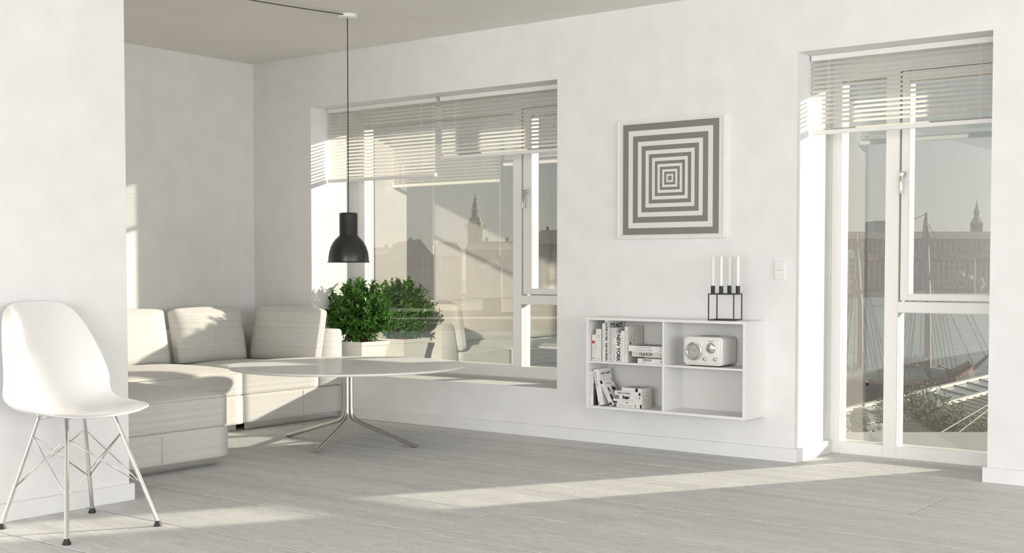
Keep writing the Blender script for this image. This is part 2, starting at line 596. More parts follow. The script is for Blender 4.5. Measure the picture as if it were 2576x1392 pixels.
door = thing('door_1', 'white framed glazed balcony door with narrow side light', 'door', (0, 0, 0))
door['kind'] = 'structure'
mb = MB()
bar(mb, XD0, 0, 4.193, ZWT); bar(mb, 5.02, 0, XD1, ZWT)
bar(mb, 4.193, 0, 4.435, .066); bar(mb, 4.193, 2.003, 4.435, ZWT)
bar(mb, 4.435, 0, 4.508, ZWT)
bar(mb, 4.508, 0, 5.02, .066); bar(mb, 4.508, .769, 5.02, .826); bar(mb, 4.508, 2.03, 5.02, ZWT)
mb.build('door_frame', FRAMEM, door)
mb = MB()
bar(mb, 4.515, .832, 4.558, 2.024, y, .54); bar(mb, 4.975, .832, 5.014, 2.024, y, .54)
bar(mb, 4.558, .832, 4.975, .868, y, .54); bar(mb, 4.558, 1.973, 4.975, 2.024, y, .54)
dsash = mb.build('casement', FRAMEM, door)
MB().box(4.193, YG, .066, 4.435, YG + .005, 2.003).build('glass_pane', GLASS, door)
MB().box(4.508, YG, .066, 5.02, YG + .005, .769).build('glass_pane', GLASS, door)
MB().box(4.558, .472, .868, 4.975, .477, 1.973).build('glass_pane', GLASS, dsash)
lever(dsash, 4.527, 1.49, y)


# ------------------------------------------------------------------ venetian blinds
def blind(label, x0, x1, zbot, nstack, ladders, cord_x=None, cord_z=1.09):
    yb = .157
    t = thing('venetian_blind', label, 'blind', ((x0 + x1) / 2, yb, ZWT), group='white venetian blinds')
    xm = (x0 + x1) / 2
    L, Rr = x0 - xm, x1 - xm
    MB().bbox(L, -.014, -.029, Rr, .014, -.001, r=.001, seg=1).build('headrail', BLINDR, t)
    mb = MB()
    zrel = zbot - ZWT
    zs = zrel + .010
    ztopstack = zs + .001
    pz = .0232
    tilt = R(39)
    hw = .0125

    def slat(zc, tl):
        prof = []
        for k in range(5):
            s_ = -1 + k / 2
            prof.append((s_ * hw, .0016 * (1 - s_ * s_)))
        cs, sn = math.cos(tl), math.sin(tl)
        up = [(p * cs - q * sn, p * sn + q * cs) for p, q in prof]
        ring = up
        n = len(ring)
        vs = [(L + .006, a, zc + b_) for a, b_ in ring] + [(Rr - .006, a, zc + b_) for a, b_ in ring]
        fs = [(i, i + 1, n + i + 1, n + i) for i in range(n - 1)]
        mb.add(vs, fs)
    z = -.047
    zlow = zrel + .021 + nstack * .003 + .012
    while z > zlow:
        slat(z, tilt); z -= pz
    for k in range(nstack):
        slat(zrel + .0235 + k * .003, R(2))
    mb.build('slats', BLIND, t, auto=60)
    MB().bbox(L + .004, -.0125, zrel, Rr - .004, .0125, zrel + .021, r=.002, seg=1).build('bottom_rail', BLINDR, t)
    for lx in ladders:
        mb = MB()
        q = lx - xm
        for dy in (-.0135, .0135):
            mb.tube([(q, dy, -.029), (q, dy, zrel + .005)], .0006, 5)
        mb.tube([(q + .008, -.0145, -.029), (q + .008, -.0145, zrel + .005)], .0005, 5)
        mb.build('ladder_cord', CORD, t)
    if cord_x:
        q = cord_x - xm
        mb = MB().tube([(q, -.018, -.02), (q + .001, -.022, -.5), (q, -.024, cord_z - ZWT + .05)], .0009, 6)
        mb.tube([(q + .0012, -.024, cord_z - ZWT + .053), (q + .0012, -.024, cord_z - ZWT + .001)], [.0022, .0034], 8)
        mb.bbox(q - .004, -.03, cord_z - ZWT + .045, q + .005, -.022, cord_z - ZWT + .055, r=.001)
        mb.build('pull_cord', CORD, t)
    return t


blind('white slatted blind at the left of the wide window, lowered furthest', .594, 1.583, 1.594, 2, (.71, 1.456), 1.572)
blind('white slatted blind at the right of the wide window, beside the left blind', 1.622, 2.632, 1.700, 3, (1.75, 2.49))
blind('white slatted blind over the balcony door', 4.149, 5.092, 1.692, 3, (4.24, 5.0))

# ------------------------------------------------------------------ pendant lamp
TX, TY = 1.78, -.85
LX, LY = 1.765, -.83
t = thing('pendant_lamp', 'black bell-shaped pendant lamp hanging on a thin cable over the round table', 'lamp', (LX, LY, 1.034))
pr = [(.118, 0), (.1205, .001), (.1215, .004), (.1195, .007), (.1165, .008), (.1155, .03), (.111, .06), (.102, .09), (.088, .117), (.074, .135), (.064, .143), (.061, .147), (.059, .150), (.0545, .153), (.052, .158), (.052, .276), (.0505, .282), (.046, .2855), (.0005, .2865)]
pin = [(.0005, .280), (.045, .279), (.0495, .27), (.0495, .158), (.058, .145), (.072, .131), (.086, .113), (.0995, .087), (.1085, .058), (.113, .03), (.114, .008), (.118, 0)]
sh = MB().lathe(pr + pin, 64).build('lamp_shade', BLACK, t, auto=40)
MB().lathe([(.0005, .155), (.02, .155), (.02, .28), (.0005, .28)], 20).build('lamp_socket', MATTB, t)
bulb = mat('frosted_bulb', (.8, .8, .78), .3)
MB().lathe([(.0005, .055), (.012, .057), (.022, .066), (.028, .082), (.029, .096), (.024, .115), (.016, .135), (.014, .156)], 24).build('bulb', bulb, t, smooth=True)
zc = H - 1.034
MB().tube([(0, 0, .286), (0, 0, zc - .018)], .0028, 8).build('cable', mat('dark_green_black_cable', (.035, .035, .025), .6), t)
MB().lathe([(.0005, zc - .0215), (.052, zc - .0215), (.055, zc - .020), (.0565, zc - .017), (.0565, zc), (.0005, zc)], 40).build('ceiling_rose', mat('white_rose', (.85, .85, .83), .5), t, auto=40)
pts = []
for i in range(19):
    s_ = i / 18
    pts.append(Vector((.020, -.054, 0)) * (1 - s_) + Vector((-.155, -1.32, 0)) * s_ + Vector((0, 0, zc - .010 - .012 * math.sin(s_ * PI))))
MB().tube(pts, .0028, 8).build('supply_cable', bpy.data.materials['dark_green_black_cable'], t, smooth=True)
e = pts[-1]
MB().tube([(e.x, e.y, zc), (e.x, e.y, zc - .012)], .006, 10).build('ceiling_hook', NICKEL, t)

# ------------------------------------------------------------------ round table
t = thing('round_table', 'low round table with glossy white top on a splayed chrome base', 'table', (TX, TY, 0))
tp = [(.0005, .4335), (.662, .4335), (.670, .4345), (.675, .439), (.676, .446), (.674, .448), (.0005, .448)]
MB().lathe(tp, 128).build('tabletop', TABLETOP, t, auto=25)
MB().lathe([(.0005, .422), (.10, .422), (.105, .434), (.0005, .434)], 32).build('mounting_plate', NICKEL, t, auto=40)
feet = [(-.449, -.065), (.158, -.416), (.456, .072), (-.15, .42)]
for fx, fy in feet:
    d = Vector((fx, fy, 0)); L_ = d.length; d.normalize()
    pts = [d * .019 + Vector((0, 0, .424)), d * .019 + Vector((0, 0, .20))]
    for k in range(1, 8):
        a = k / 7
        p = (1 - a) ** 2 * Vector((.019, .185)) + 2 * a * (1 - a) * Vector((.022, .138)) + a * a * Vector((.075, .120))
        pts.append(d * p.x + Vector((0, 0, p.y)))
    pts += [d * (L_ - .02) + Vector((0, 0, .0125)), d * L_ + Vector((0, 0, .0115))]
    MB().tube(pts, .0115, 14).build('leg', NICKEL, t, auto=50)

# ------------------------------------------------------------------ sofa sections


def soft(name, x0, y0, z0, x1, y1, z1, parent, r=.02, bulge=None, n=12, M=None, material=None):
    vs, fs = rbox(x1 - x0, y1 - y0, z1 - z0, r, n, bulge)
    T = Matrix.Translation(((x0 + x1) / 2, (y0 + y1) / 2, z0))
    if M is not None: T = M
    me = bpy.data.meshes.new(name)
    me.from_pydata([tuple(T @ Vector(v)) for v in vs], [], fs)
    return link(name, me, material or FABRIC, parent, True)


def seam(path, parent, r=.0016, closed=False, name='seam'):
    if closed: path = list(path) + [path[0]]
    return MB().tube(path, r, 6, cap=not closed).build(name, SEAM, parent, smooth=True)


def back_cushion(parent, M, w, h, th):
    """local: x width, y thickness (front = -y), z height, leaning by M"""
    vs, fs = rbox(w, th, h, .022, 14, {'-y': .045, '+y': .01, '+z': .012})
    me = bpy.data.meshes.new('back_cushion')
    me.from_pydata([tuple(M @ Vector(v)) for v in vs], [], fs)
    o = link('back_cushion', me, FABRIC, parent, True)
    pts = [(a, -th / 2 - .001 + .013, b_ + h / 2) for a, b_ in ring_path(w / 2 - .004, h / 2 - .004, .03)]
    s_ = MB().tube([M @ Vector(p) for p in pts + pts[:1]], .0022, 6, cap=False).build('piping', SEAM, o, smooth=True)
    pts = []
    for k in range(13):
        q = -1 + 2 * k / 12
        pts.append(M @ Vector((-.012 + .012 * q, -th / 2 - .0008 - .045 * max(0, (1 - abs(q) ** 2.4)) ** .8, h / 2 + q * (h / 2 - .018))))
    MB().tube(pts, .0014, 5).build('seam', SEAM, o, smooth=True)
    return o


def plinth(x0, y0, x1, y1, parent):
    o = MB().box(x0, y0, 0, x1, y1, .042).build('plinth', CHROME, parent)
    o['label'] = 'polished metal plinth'


GRP = 'pale sofa sections in the niche'
# corner section: backs on both walls
cx, cy = .455, -.45
t = thing('sofa_section', 'light grey-beige corner sofa section by the window, nearest the round table and plant', 'sofa', (cx, cy, 0), group=GRP)
ox, oy = -cx, -cy


def rel(x0, y0, z0, x1, y1, z1): return (x0 + ox, y0 + oy, z0, x1 + ox, y1 + oy, z1)


plinth(*(.05 + ox, -.845 + oy, .868 + ox, -.03 + oy), t)
soft('base', *rel(.022, -.888, .040, .902, -.024, .222), t, r=.012)
soft('seat_cushion', *rel(.23, -.890, .214, .902, -.235, .372), t, r=.022, bulge={'+z': .03})
seam([(.895 + ox, -.875 + oy + .0, .352), (.9035 + ox, -.86 + oy, .357), (.9035 + ox, -.27 + oy, .357)], t)
seam([(.9028 + ox, -.38 + oy, .05), (.9035 + ox, -.38 + oy, .13), (.9028 + ox, -.38 + oy, .21)], t)
# back frame on the long wall with a sloping front
prof = [(-.024, .225), (-.024, .578), (-.034, .592), (-.05, .597), (-.125, .597), (-.15, .590), (-.168, .570), (-.182, .53), (-.195, .47), (-.215, .36), (-.232, .25), (-.235, .225)]


def back_frame(axis, a0, a1, t, ox, oy):
    """extrude the profile along x ('x': against the long wall) or along y ('y': against the end wall)"""
    vs = []; fs = []
    n = len(prof)
    offs = [(a0 + .0, .006), (a0 + .006, 0), (a1 - .006, 0), (a1, .006)]
    cxp = sum(p[0] for p in prof) / n; czp = sum(p[1] for p in prof) / n
    for a, ins in offs:
        for p, z in prof:
            q = p + (ins if p < cxp else -ins) if ins else p
            zz = z + (ins if z < czp else -ins) if ins else z
            vs.append((a + ox, q + oy, zz) if axis == 'x' else (-q + ox, a + oy, zz))
    for i in range(3):
        for j in range(n):
            fs.append((i * n + j, i * n + (j + 1) % n, (i + 1) * n + (j + 1) % n, (i + 1) * n + j))
    fs.append(tuple(range(n))); fs.append(tuple(3 * n + j for j in range(n - 1, -1, -1)))
    o = MB().add(vs, fs).build('back_frame', FABRIC, t, auto=50)
    return o


back_frame('x', .022, .902, t, ox, oy)
back_frame('y', -.888, -.24, t, ox, oy)


def Mcush_long(xc, yc, z, lean, ox, oy):   # cushion along x, front to -y
    return Matrix.Translation((xc + ox, yc + oy, z)) @ Matrix.Rotation(R(-lean), 4, 'X')


def Mcush_end(xc, yc, z, lean, ox, oy):    # cushion along y, front to +x
    return Matrix.Translation((xc + ox, yc + oy, z)) @ Matrix.Rotation(R(90), 4, 'Z') @ Matrix.Rotation(R(-lean), 4, 'X')


back_cushion(t, Mcush_long(.602, -.275, .382, 11, ox, oy), .64, .357, .078)
back_cushion(t, Mcush_end(.285, -.622, .382, 11, ox, oy), .565, .357, .078)

# middle section
cx, cy = .455, -1.345
t = thing('sofa_section', 'light grey-beige middle sofa section between the corner section and the long chaise', 'sofa', (cx, cy, 0), group=GRP)
ox, oy = -cx, -cy
plinth(.05 + ox, -1.75 + oy, .872 + ox, -.915 + oy, t)
soft('base', *rel(.022, -1.79, .042, .922, -.896, .224), t, r=.012)
soft('seat_cushion', *rel(.23, -1.79, .216, .922, -.894, .378), t, r=.022, bulge={'+z': .035})
seam([(.9235 + ox, -1.76 + oy, .360), (.9235 + ox, -.92 + oy, .360)], t)
back_frame('y', -1.79, -.896, t, ox, oy)
back_cushion(t, Mcush_end(.285, -1.37, .384, 11, ox, oy), .80, .357, .078)

# chaise section
cx, cy = .95, -2.235
t = thing('sofa_section', 'long grey chaise section in shade, projecting in front beside the white chair', 'sofa', (cx, cy, 0), group=GRP)
ox, oy = -cx, -cy
plinth(.05 + ox, -2.62 + oy, 1.806 + ox, -1.835 + oy, t)
soft('base', *rel(.022, -2.66, .042, 1.868, -1.80, .203), t, r=.012)
soft('seat_cushion', *rel(.23, -2.66, .195, 1.868, -1.80, .368), t, r=.024, bulge={'+z': .045}, n=16)
seam([(1.8695 + ox, -2.63 + oy, .350), (1.8695 + ox, -1.822 + oy, .350)], t)
seam([(1.8695 + ox, -2.21 + oy, .055), (1.8695 + ox, -2.21 + oy, .185)], t)
back_frame('y', -2.66, -1.80, t, ox, oy)
back_cushion(t, Mcush_end(.285, -2.23, .384, 11, ox, oy), .80, .357, .078)

# ------------------------------------------------------------------ plant on the sill
px_, py_ = .79, .272
t = thing('potted_shrub', 'round leafy green shrub in a white square pot on the window sill', 'plant', (px_, py_, ZWS))
ph = .205


def sq(h, z): return [(-h, -h, z), (h, -h, z), (h, h, z), (-h, h, z)]


rings = [(.098, 0), (.132, ph - .028), (.138, ph - .027), (.141, ph), (.130, ph), (.126, ph - .03), (.118, ph - .03)]
vs = []; fs = []
for h_, z_ in rings: vs += sq(h_, z_)
for i in range(len(rings) - 1):
    for j in range(4): fs.append((i * 4 + j, i * 4 + (j + 1) % 4, (i + 1) * 4 + (j + 1) % 4, (i + 1) * 4 + j))
fs.append((3, 2, 1, 0)); n = (len(rings) - 1) * 4
o = MB().add(vs, fs).build('pot', POT, t)
MB().box(-.118, -.118, ph - .05, .118, .118, ph - .022).build('soil', SOIL, t)
random.seed(11)
stems = MB()
lv = []; lf = []; lr = []
cc = Vector((-.018, -.005, ph + .200)); RB = (.250, .215, .228)


def leaf(p, d, up, L_, W_):
    d = d.normalized(); s_ = d.cross(up)
    if s_.length < .01: s_ = d.cross(Vector((1, 0, 0)))
    s_.normalize(); n_ = s_.cross(d)
    b0 = len(lv)
    prof_ = [(0, 0, 0), (.22, .6, .03), (.5, 1, .05), (.78, .68, .0), (1, 0, -.10)]
    idx = []
    for a, w_, c_ in prof_:
        q = p + d * (L_ * a) + n_ * (L_ * c_)
        if w_ == 0: lv.append(q); idx.append((len(lv) - 1,))
        else:
            lv.append(q - s_ * (W_ * w_) + n_ * (W_ * .35 * w_)); lv.append(q); lv.append(q + s_ * (W_ * w_) + n_ * (W_ * .35 * w_))
            k = len(lv); idx.append((k - 3, k - 2, k - 1))
    v = random.random() ** 1.3
    F = []
    F += [(idx[0][0], idx[1][1], idx[1][0]), (idx[0][0], idx[1][2], idx[1][1])]
    for i in (1, 2):
        a, b_ = idx[i], idx[i + 1]
        F += [(a[0], a[1], b_[1], b_[0]), (a[1], a[2], b_[2], b_[1])]
    F += [(idx[3][0], idx[3][1], idx[4][0]), (idx[3][1], idx[3][2], idx[4][0])]
    lf.extend(F); lr.extend([v] * len(F))


for k in range(390):
    while True:
        q = Vector((random.gauss(0, 1), random.gauss(0, 1), random.gauss(0, 1))).normalized()
        if q.z > -.97: break
    rad = random.uniform(.68, 1.0) if k % 4 else random.uniform(.35, .8)
    tip = cc + Vector((q.x * RB[0] * rad, q.y * RB[1] * rad, q.z * RB[2] * rad))
    if tip.y > .185: tip.y = .185
    root = Vector((random.uniform(-.05, .05), random.uniform(-.05, .05), ph - .03))
    tdir = (tip - root)
    mid = root + tdir * .5 + Vector((0, 0, .02))
    if k % 4 == 0: stems.tube([root, mid, tip], [.003, .0022, .0012], 5)
    out = (q + Vector((0, 0, .45))).normalized()
    base = tip - out * .055
    stems.tube([base, tip], [.0014, .0009], 4)
    for j in range(8):
        f = j / 7
        p = base + (tip - base) * f
        a = j * 2.4 + k
        e1 = out.orthogonal().normalized(); e2 = out.cross(e1)
        sd = e1 * math.cos(a) + e2 * math.sin(a)
        d = (sd * (1.1 - .5 * f) + out * (.35 + .7 * f) + Vector((random.uniform(-.2, .2), random.uniform(-.2, .2), random.uniform(-.15, .2)))).normalized()
        L_ = random.uniform(.030, .050)
        leaf(p, d, out + Vector((0, 0, .3)), L_, L_ * random.uniform(.20, .27))
me = bpy.data.meshes.new('foliage')
me.from_pydata([tuple(v) for v in lv], [], lf)
for v in me.vertices:
    if v.co.y > .203: v.co.y = .203 - (v.co.y - .203) * .3
    if v.co.x < -.2: pass
fo = link('foliage', me, LEAF, t)
set_rnd(me, lr)
stems.build('stems', STEM, t)

# ------------------------------------------------------------------ wall shelf
SX0, SX1, SZ0, SZ1, SD = 2.998, 3.968, .227, .730, .222
th = .014
t = thing('wall_shelf', 'white wall-hung shelf unit with four open compartments', 'shelf', ((SX0 + SX1) / 2, 0, SZ0))
ox, oz = -(SX0 + SX1) / 2, -SZ0


def sb(nm, x0, y0, z0, x1, y1, z1, m=SHELFM): return MB().bbox(x0 + ox, y0, z0 + oz, x1 + ox, y1, z1 + oz, r=.0008, seg=1).build(nm, m, t)


sb('top_panel', SX0, -SD, SZ1 - th, SX1, -.0005, SZ1)
sb('bottom_panel', SX0, -SD, SZ0, SX1, -.0005, SZ0 + th)
sb('side_panel', SX0, -SD, SZ0 + th, SX0 + th, -.0005, SZ1 - th)
sb('side_panel', SX1 - th, -SD, SZ0 + th, SX1, -.0005, SZ1 - th)
sb('divider', 3.482, -SD + .002, SZ0 + th, 3.493, -.014, SZ1 - th)
sb('shelf_board', SX0 + th, -SD + .004, .478, 3.482, -.014, .488)
sb('shelf_board', 3.493, -SD + .004, .478, SX1 - th, -.014, .488)
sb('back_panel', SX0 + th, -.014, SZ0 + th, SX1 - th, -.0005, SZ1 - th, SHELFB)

# ------------------------------------------------------------------ books
Xv, Yv, Zv = Vector((1, 0, 0)), Vector((0, 1, 0)), Vector((0, 0, 1))


def book(label, M, T, Hh, D, cover, group, pages=PAPER):
    """local x thickness, y depth from the spine, z height; M places it"""
    t = thing('book', label, 'book', (0, 0, 0), group=group)
    t.matrix_world = M
    c = .0016
    mb = MB()
    mb.bbox(0, 0, 0, c, D, Hh, r=.0005, seg=1)
    mb.bbox(T - c, 0, 0, T, D, Hh, r=.0005, seg=1)
    mb.bbox(0, -.0008, 0, T, c, Hh, r=.0006, seg=1)
    mb.build('cover', cover, t)
    MB().box(c, c, .0025, T - c, D - .0025, Hh - .0025).build('page_block', pages, t)
    return t


def up(x0, z0, yf=-.195, rz=0, lean=0):
    return Matrix.Translation((x0, yf, z0)) @ Matrix.Rotation(rz, 4, 'Z') @ Matrix.Rotation(-R(lean), 4, 'Y')


def flat(x0, z0, yf=-.195, rz=0):
    # thickness up, height along +X, depth +Y
    B = Matrix(((0, 0, 1), (0, 1, 0), (-1, 0, 0))).transposed().to_4x4()
    # columns: local x -> +Z ; local y -> +Y ; local z -> +X
    B = Matrix((Zv, Yv, Xv)).transposed().to_4x4()
    return Matrix.Translation((x0, yf, z0)) @ Matrix.Rotation(rz, 4, 'Z') @ B


def spine(t, s, T, at, size, m=INK, width=None, bold=0, rotated=True, x=None, align='CENTER'):
    """title on the spine, reading downwards; at = height of its centre"""
    x = T / 2 if x is None else x
    return text(s, t, size, frame((x, -.0011, at), (0, 0, -1), (1, 0, 0), (0, -1, 0)), m, width, align, bold=bold)


def spine_flat(t, s, T, at, size, m=INK, width=None, bold=0, x=None, align='CENTER'):
    """title on the spine of a lying book: reads along local z, letters up along local x"""
    x = T / 2 if x is None else x
    return text(s, t, size, frame((x, -.0011, at), (0, 0, 1), (1, 0, 0), (0, -1, 0)), m, width, align, bold=bold)


def block(t, nm, x0, z0, x1, z1, m, y=-.0012):
    return MB().box(x0, y, z0, x1, y + .0008, z1).build(nm, m, t)


def cover_shape(t, nm, pts, T, m):
    """flat printed shape on the +x cover; pts (y,z)"""
    n = len(pts)
    vs = [(T + .0001, a, b_) for a, b_ in pts] + [(T + .0004, a, b_) for a, b_ in pts]
    fs = [tuple(range(n)), tuple(range(2 * n - 1, n - 1, -1))] + [(i, (i + 1) % n, n + (i + 1) % n, n + i) for i in range(n)]
    return MB().add(vs, fs).build(nm, m, t)


def cover_text(t, s, y, z, size, T, m=INK, width=None, bold=0, align='LEFT'):
    return text(s, t, size, frame((T + .0002, y, z), (0, 1, 0), (0, 0, 1), (1, 0, 0)), m, width, align, bold=bold)


ZS = .4882
G1 = 'books standing in the upper left compartment'
b1 = book('short narrow white book with a red block on its spine, leftmost in the upper row', up(3.021, ZS), .0185, .145, .11, WHITEC, G1)
block(b1, 'red_label', .0005, .096, .018, .112, INKR)
spine(b1, 'The Museum Book', .0185, .06, .008, INKG, .055)
block(b1, 'mark', .006, .010, .012, .018, INK)
b2 = book('very thin cream book with tiny red lettering, right of the red-block book', up(3.0405, ZS), .0055, .150, .11, CREAMC, G1)
spine(b2, 'Nr 5', .0055, .08, .006, INKR, .02)
b3 = book('thick plain cream paperback with faint small title lines, left of the dark red edge', up(3.0465, ZS), .035, .178, .12, CREAMC, G1)
text('The Great\nStories', b3, .009, frame((.0175, -.0011, .137), (1, 0, 0), (0, 0, 1), (0, -1, 0)), INKG, .022, 'CENTER')
text('Tales', b3, .007, frame((.0175, -.0011, .115), (1, 0, 0), (0, 0, 1), (0, -1, 0)), INKG, .012, 'CENTER')
text('vintage', b3, .006, frame((.0175, -.0011, .012), (1, 0, 0), (0, 0, 1), (0, -1, 0)), INKG, .016, 'CENTER')
b4 = book('thin dark red and black book squeezed beside the thick cream paperback', up(3.0818, ZS, -.188), .0055, .172, .12, DARKC, G1)
block(b4, 'red_label', .0003, .125, .0052, .170, REDC); block(b4, 'red_label', .0003, .070, .0052, .095, REDC)
b5 = book('tall white book with pale faint spine title, left of the black-lettered spine', up(3.0876, ZS), .0165, .210, .14, WHITEC, G1)
spine(b5, 'A HISTORY OF DESIGN', .0165, .12, .007, INKG, .11)
b6 = book("tallest white book with bold black words on spine and front cover, behind the grey ones", up(3.1045, ZS), .0205, .226, .165, WHITEC, G1)
spine(b6, 'WHATEVER YOU THINK', .0205, .165, .017, INK, .105, .0008)
spine(b6, 'THINK THE OPPOSITE', .0205, .055, .017, INK, .10, .0008)
cover_text(b6, "IT'S NOT", .022, .196, .034, .0205, INK, .128, .0012)
b7 = book('grey photography book with large thin letters down its spine', up(3.1255, ZS), .034, .187, .160, mat('pale_grey_cover', (.66, .66, .64), .35), G1)
spine(b7, 'Elliott Erwitt Snaps', .034, .108, .019, INKG, .140)
block(b7, 'mark', .014, .010, .020, .018, INKG)
cover_text(b7, 'Elliott Erwitt', .03, .168, .022, .034, INKG, .13)
b8 = book('small white book with a silver top band, right of the grey photography book', up(3.1602, ZS, -.196), .0165, .187, .11, WHITEC, G1)
block(b8, 'silver_band', .0003, .133, .0162, .186, GREYC)
spine(b8, 'LEICA', .0165, .160, .014, WHITEC, .04)
spine(b8, 'THE AMERICANS', .0165, .055, .007, INK, .085)
b9 = book('white book with huge black city name down its spine', up(3.1772, ZS, -.197), .0335, .158, .12, WHITEC, G1)
spine(b9, 'NEW YORK', .0335, .078, .031, INK, .150, .0011)
b10 = book('slim white book with faint orange title, right of the big black city name', up(3.2112, ZS, -.196), .0205, .172, .115, WHITEC, G1)
spine(b10, 'a small book of colour', .0205, .10, .007, mat('orange_ink', (.7, .3, .2), .6), .09)
b11 = book('pale book with a painted abstract cover, rightmost upright in the upper row', up(3.2335, ZS, -.196), .0165, .196, .165, WHITEC, G1)
spine(b11, 'CONTEMPORARY ARCHITECTURE', .0165, .11, .006, INKG, .13)
T = .0165
cover_shape(b11, 'painted_cover', [(.012, .002), (.160, .002), (.160, .194), (.012, .194)], T, mat('cream_print', (.70, .67, .58), .4))
T += .0005


def stroke(pts, wd, m):
    l = []; r_ = []
    for i, (a, b_) in enumerate(pts):
        if i < len(pts) - 1: dx, dy = pts[i + 1][0] - a, pts[i + 1][1] - b_
        L_ = math.hypot(dx, dy) or 1
        q = wd * (1 - abs(2 * i / (len(pts) - 1) - 1) * .7)
        l.append((a - dy / L_ * q, b_ + dx / L_ * q)); r_.append((a + dy / L_ * q, b_ - dx / L_ * q))
    cover_shape(b11, 'painted_stroke', l + r_[::-1], T, m)


stroke([(.030, .115), (.040, .130), (.047, .147)], .0025, INKBLUE)
stroke([(.060, .155), (.070, .165), (.075, .162), (.080, .155)], .0022, INKBLUE)
stroke([(.060, .105), (.066, .118), (.074, .124), (.084, .122)], .0025, mat('plum_ink', (.12, .03, .06), .5))
stroke([(.064, .148), (.068, .142), (.070, .136)], .002, INKG)
cover_shape(b11, 'painted_shape', [(.014, .098), (.046, .098), (.038, .106), (.032, .118), (.026, .104)], T, INKGREEN)

G2 = 'books lying stacked in the upper left compartment'
tS = book('x', flat(3.345, .5145, -.17), .009, .118, .12, mat('mid_grey_cover', (.30, .30, .29), .5), G2)
spine_flat(tS, 'PHOTOGRAPHY OF THE CENTURY', .009, .06, .005, WHITEC, .10)
tS['label'] = 'thin dark grey book in the lying stack, under the big fashion title'
tI = book('white book about interiors, bottom of the lying stack in the upper compartment', flat(3.317, ZS, -.196), .0262, .162, .13, WHITEC, G2)
spine_flat(tI, 'INTERIORS', .0262, .058, .014, INK, .055, .0002, x=.0175)
spine_flat(tI, 'NOW!', .0262, .043, .010, INKG, .026, x=.0075)
spine_flat(tI, '02', .0262, .150, .010, INK, .010, .0003)
tF = book('white fashion book with the largest title in the lying stack', flat(3.280, .5238, -.195), .0265, .197, .15, CREAMC, G2)
spine_flat(tF, 'THE', .0265, .023, .025, INKT, .036)
spine_flat(tF, 'FASHION', .0265, .087, .025, INK, .080, .0006)
spine_flat(tF, 'BOOK', .0265, .160, .025, INKT, .056)
tB = book('slim white book second from the top of the lying stack, flush with the topmost', flat(3.256, .5506, -.196), .0155, .222, .15, WHITEC, G2)
spine_flat(tB, 'THE ALLURE OF WOMEN', .0155, .10, .009, INKG, .105)
spine_flat(tB, 'ASSOULINE', .0155, .205, .005, INKG, .022)
tA = book('slim white book with dark photographic front, topmost of the upper lying stack', flat(3.256, .5664, -.196), .0155, .222, .15, WHITEC, G2)
spine_flat(tA, 'THE ALLURE OF MEN', .0155, .10, .009, INKG, .09)
spine_flat(tA, 'ASSOULINE', .0155, .205, .005, INKG, .022)
MB().box(.0155, .01, .03, .0158, .148, .22).build('cover_print', noise_mix(mat('dark_photo_print', (.1, .1, .1), .4), (.06, .06, .06), (.35, .35, .34), 20), tA)

ZL = SZ0 + th + .0003
G3 = 'books leaning in the lower left compartment'
a1 = book('slim white upright book against the left side panel of the lower compartment', up(3.0135, ZL, -.196), .0155, .188, .12, WHITEC, G3)
spine(a1, 'THE WORLD OF BEAUTY', .0155, .12, .007, INKG, .12)
a2 = book('small black book standing between the slim white upright and the leaning white one', up(3.0296, ZL, -.192), .012, .122, .128, DARKC, G3)
text('HOT', a2, .02, frame((.006, -.0011, .095), (1, 0, 0), (0, 0, 1), (0, -1, 0)), INKG, .009, 'CENTER')
a3 = book('white leaning book with a designer name in grey and a hat silhouette on its cover', up(3.0660, ZL, -.197, 0, 10.4), .035, .200, .125, WHITEC, G3)
spine(a3, 'pierre cardin', .035, .145, .015, INKG, .085, .0003, x=.012)
block(a3, 'mark', .004, .004, .009, .020, INKG)
cover_text(a3, 'pierre cardin', .018, .175, .020, .035, INK, .095, .0003)
cover_text(a3, 'fashion', .03, .158, .007, .035, PINK, .028)
cover_shape(a3, 'hat_print', [(.03, .125), (.036, .138), (.048, .133), (.052, .142), (.055, .133), (.060, .140), (.064, .132), (.088, .133), (.090, .125), (.066, .123), (.06, .112), (.05, .098), (.04, .10), (.032, .11)], .035, INK)
cover_shape(a3, 'figure_print', [(.062, .0), (.122, .0), (.122, .03), (.11, .05), (.085, .06), (.062, .055), (.058, .03)], .035, DARKC)
a4 = book('small fashion paperback leaning at the steepest angle, black figures on its cover', up(3.1435, ZL, -.198, 0, 28.5), .0205, .156, .105, WHITEC, G3)
spine(a4, 'FASHION DESIGN', .0205, .085, .008, INKG, .07)
block(a4, 'mark', .003, .132, .017, .152, INK); block(a4, 'mark', .003, .004, .017, .020, INK)
T = .0205
cover_text(a4, 'FASHION DESIGN', .018, .128, .009, T, INKG, .055)
cover_shape(a4, 'pink_corner', [(.085, .154), (.103, .154), (.103, .125)], T, PINK)
cover_shape(a4, 'figure_print', [(.016, .098), (.026, .108), (.032, .100), (.034, .080), (.024, .078), (.02, .088)], T, INK)
cover_shape(a4, 'figure_print', [(.010, .062), (.026, .066), (.030, .048), (.034, .014), (.016, .010), (.012, .03)], T, INK)
cover_shape(a4, 'figure_print', [(.06, .105), (.068, .116), (.074, .100), (.090, .112), (.096, .095), (.098, .085), (.062, .084)], T, INK)
cover_shape(a4, 'figure_print', [(.062, .078), (.082, .078), (.084, .058), (.066, .054)], T, INK)
cover_shape(a4, 'figure_print', [(.088, .08), (.1, .082), (.1, .05), (.092, .052)], T, INK)

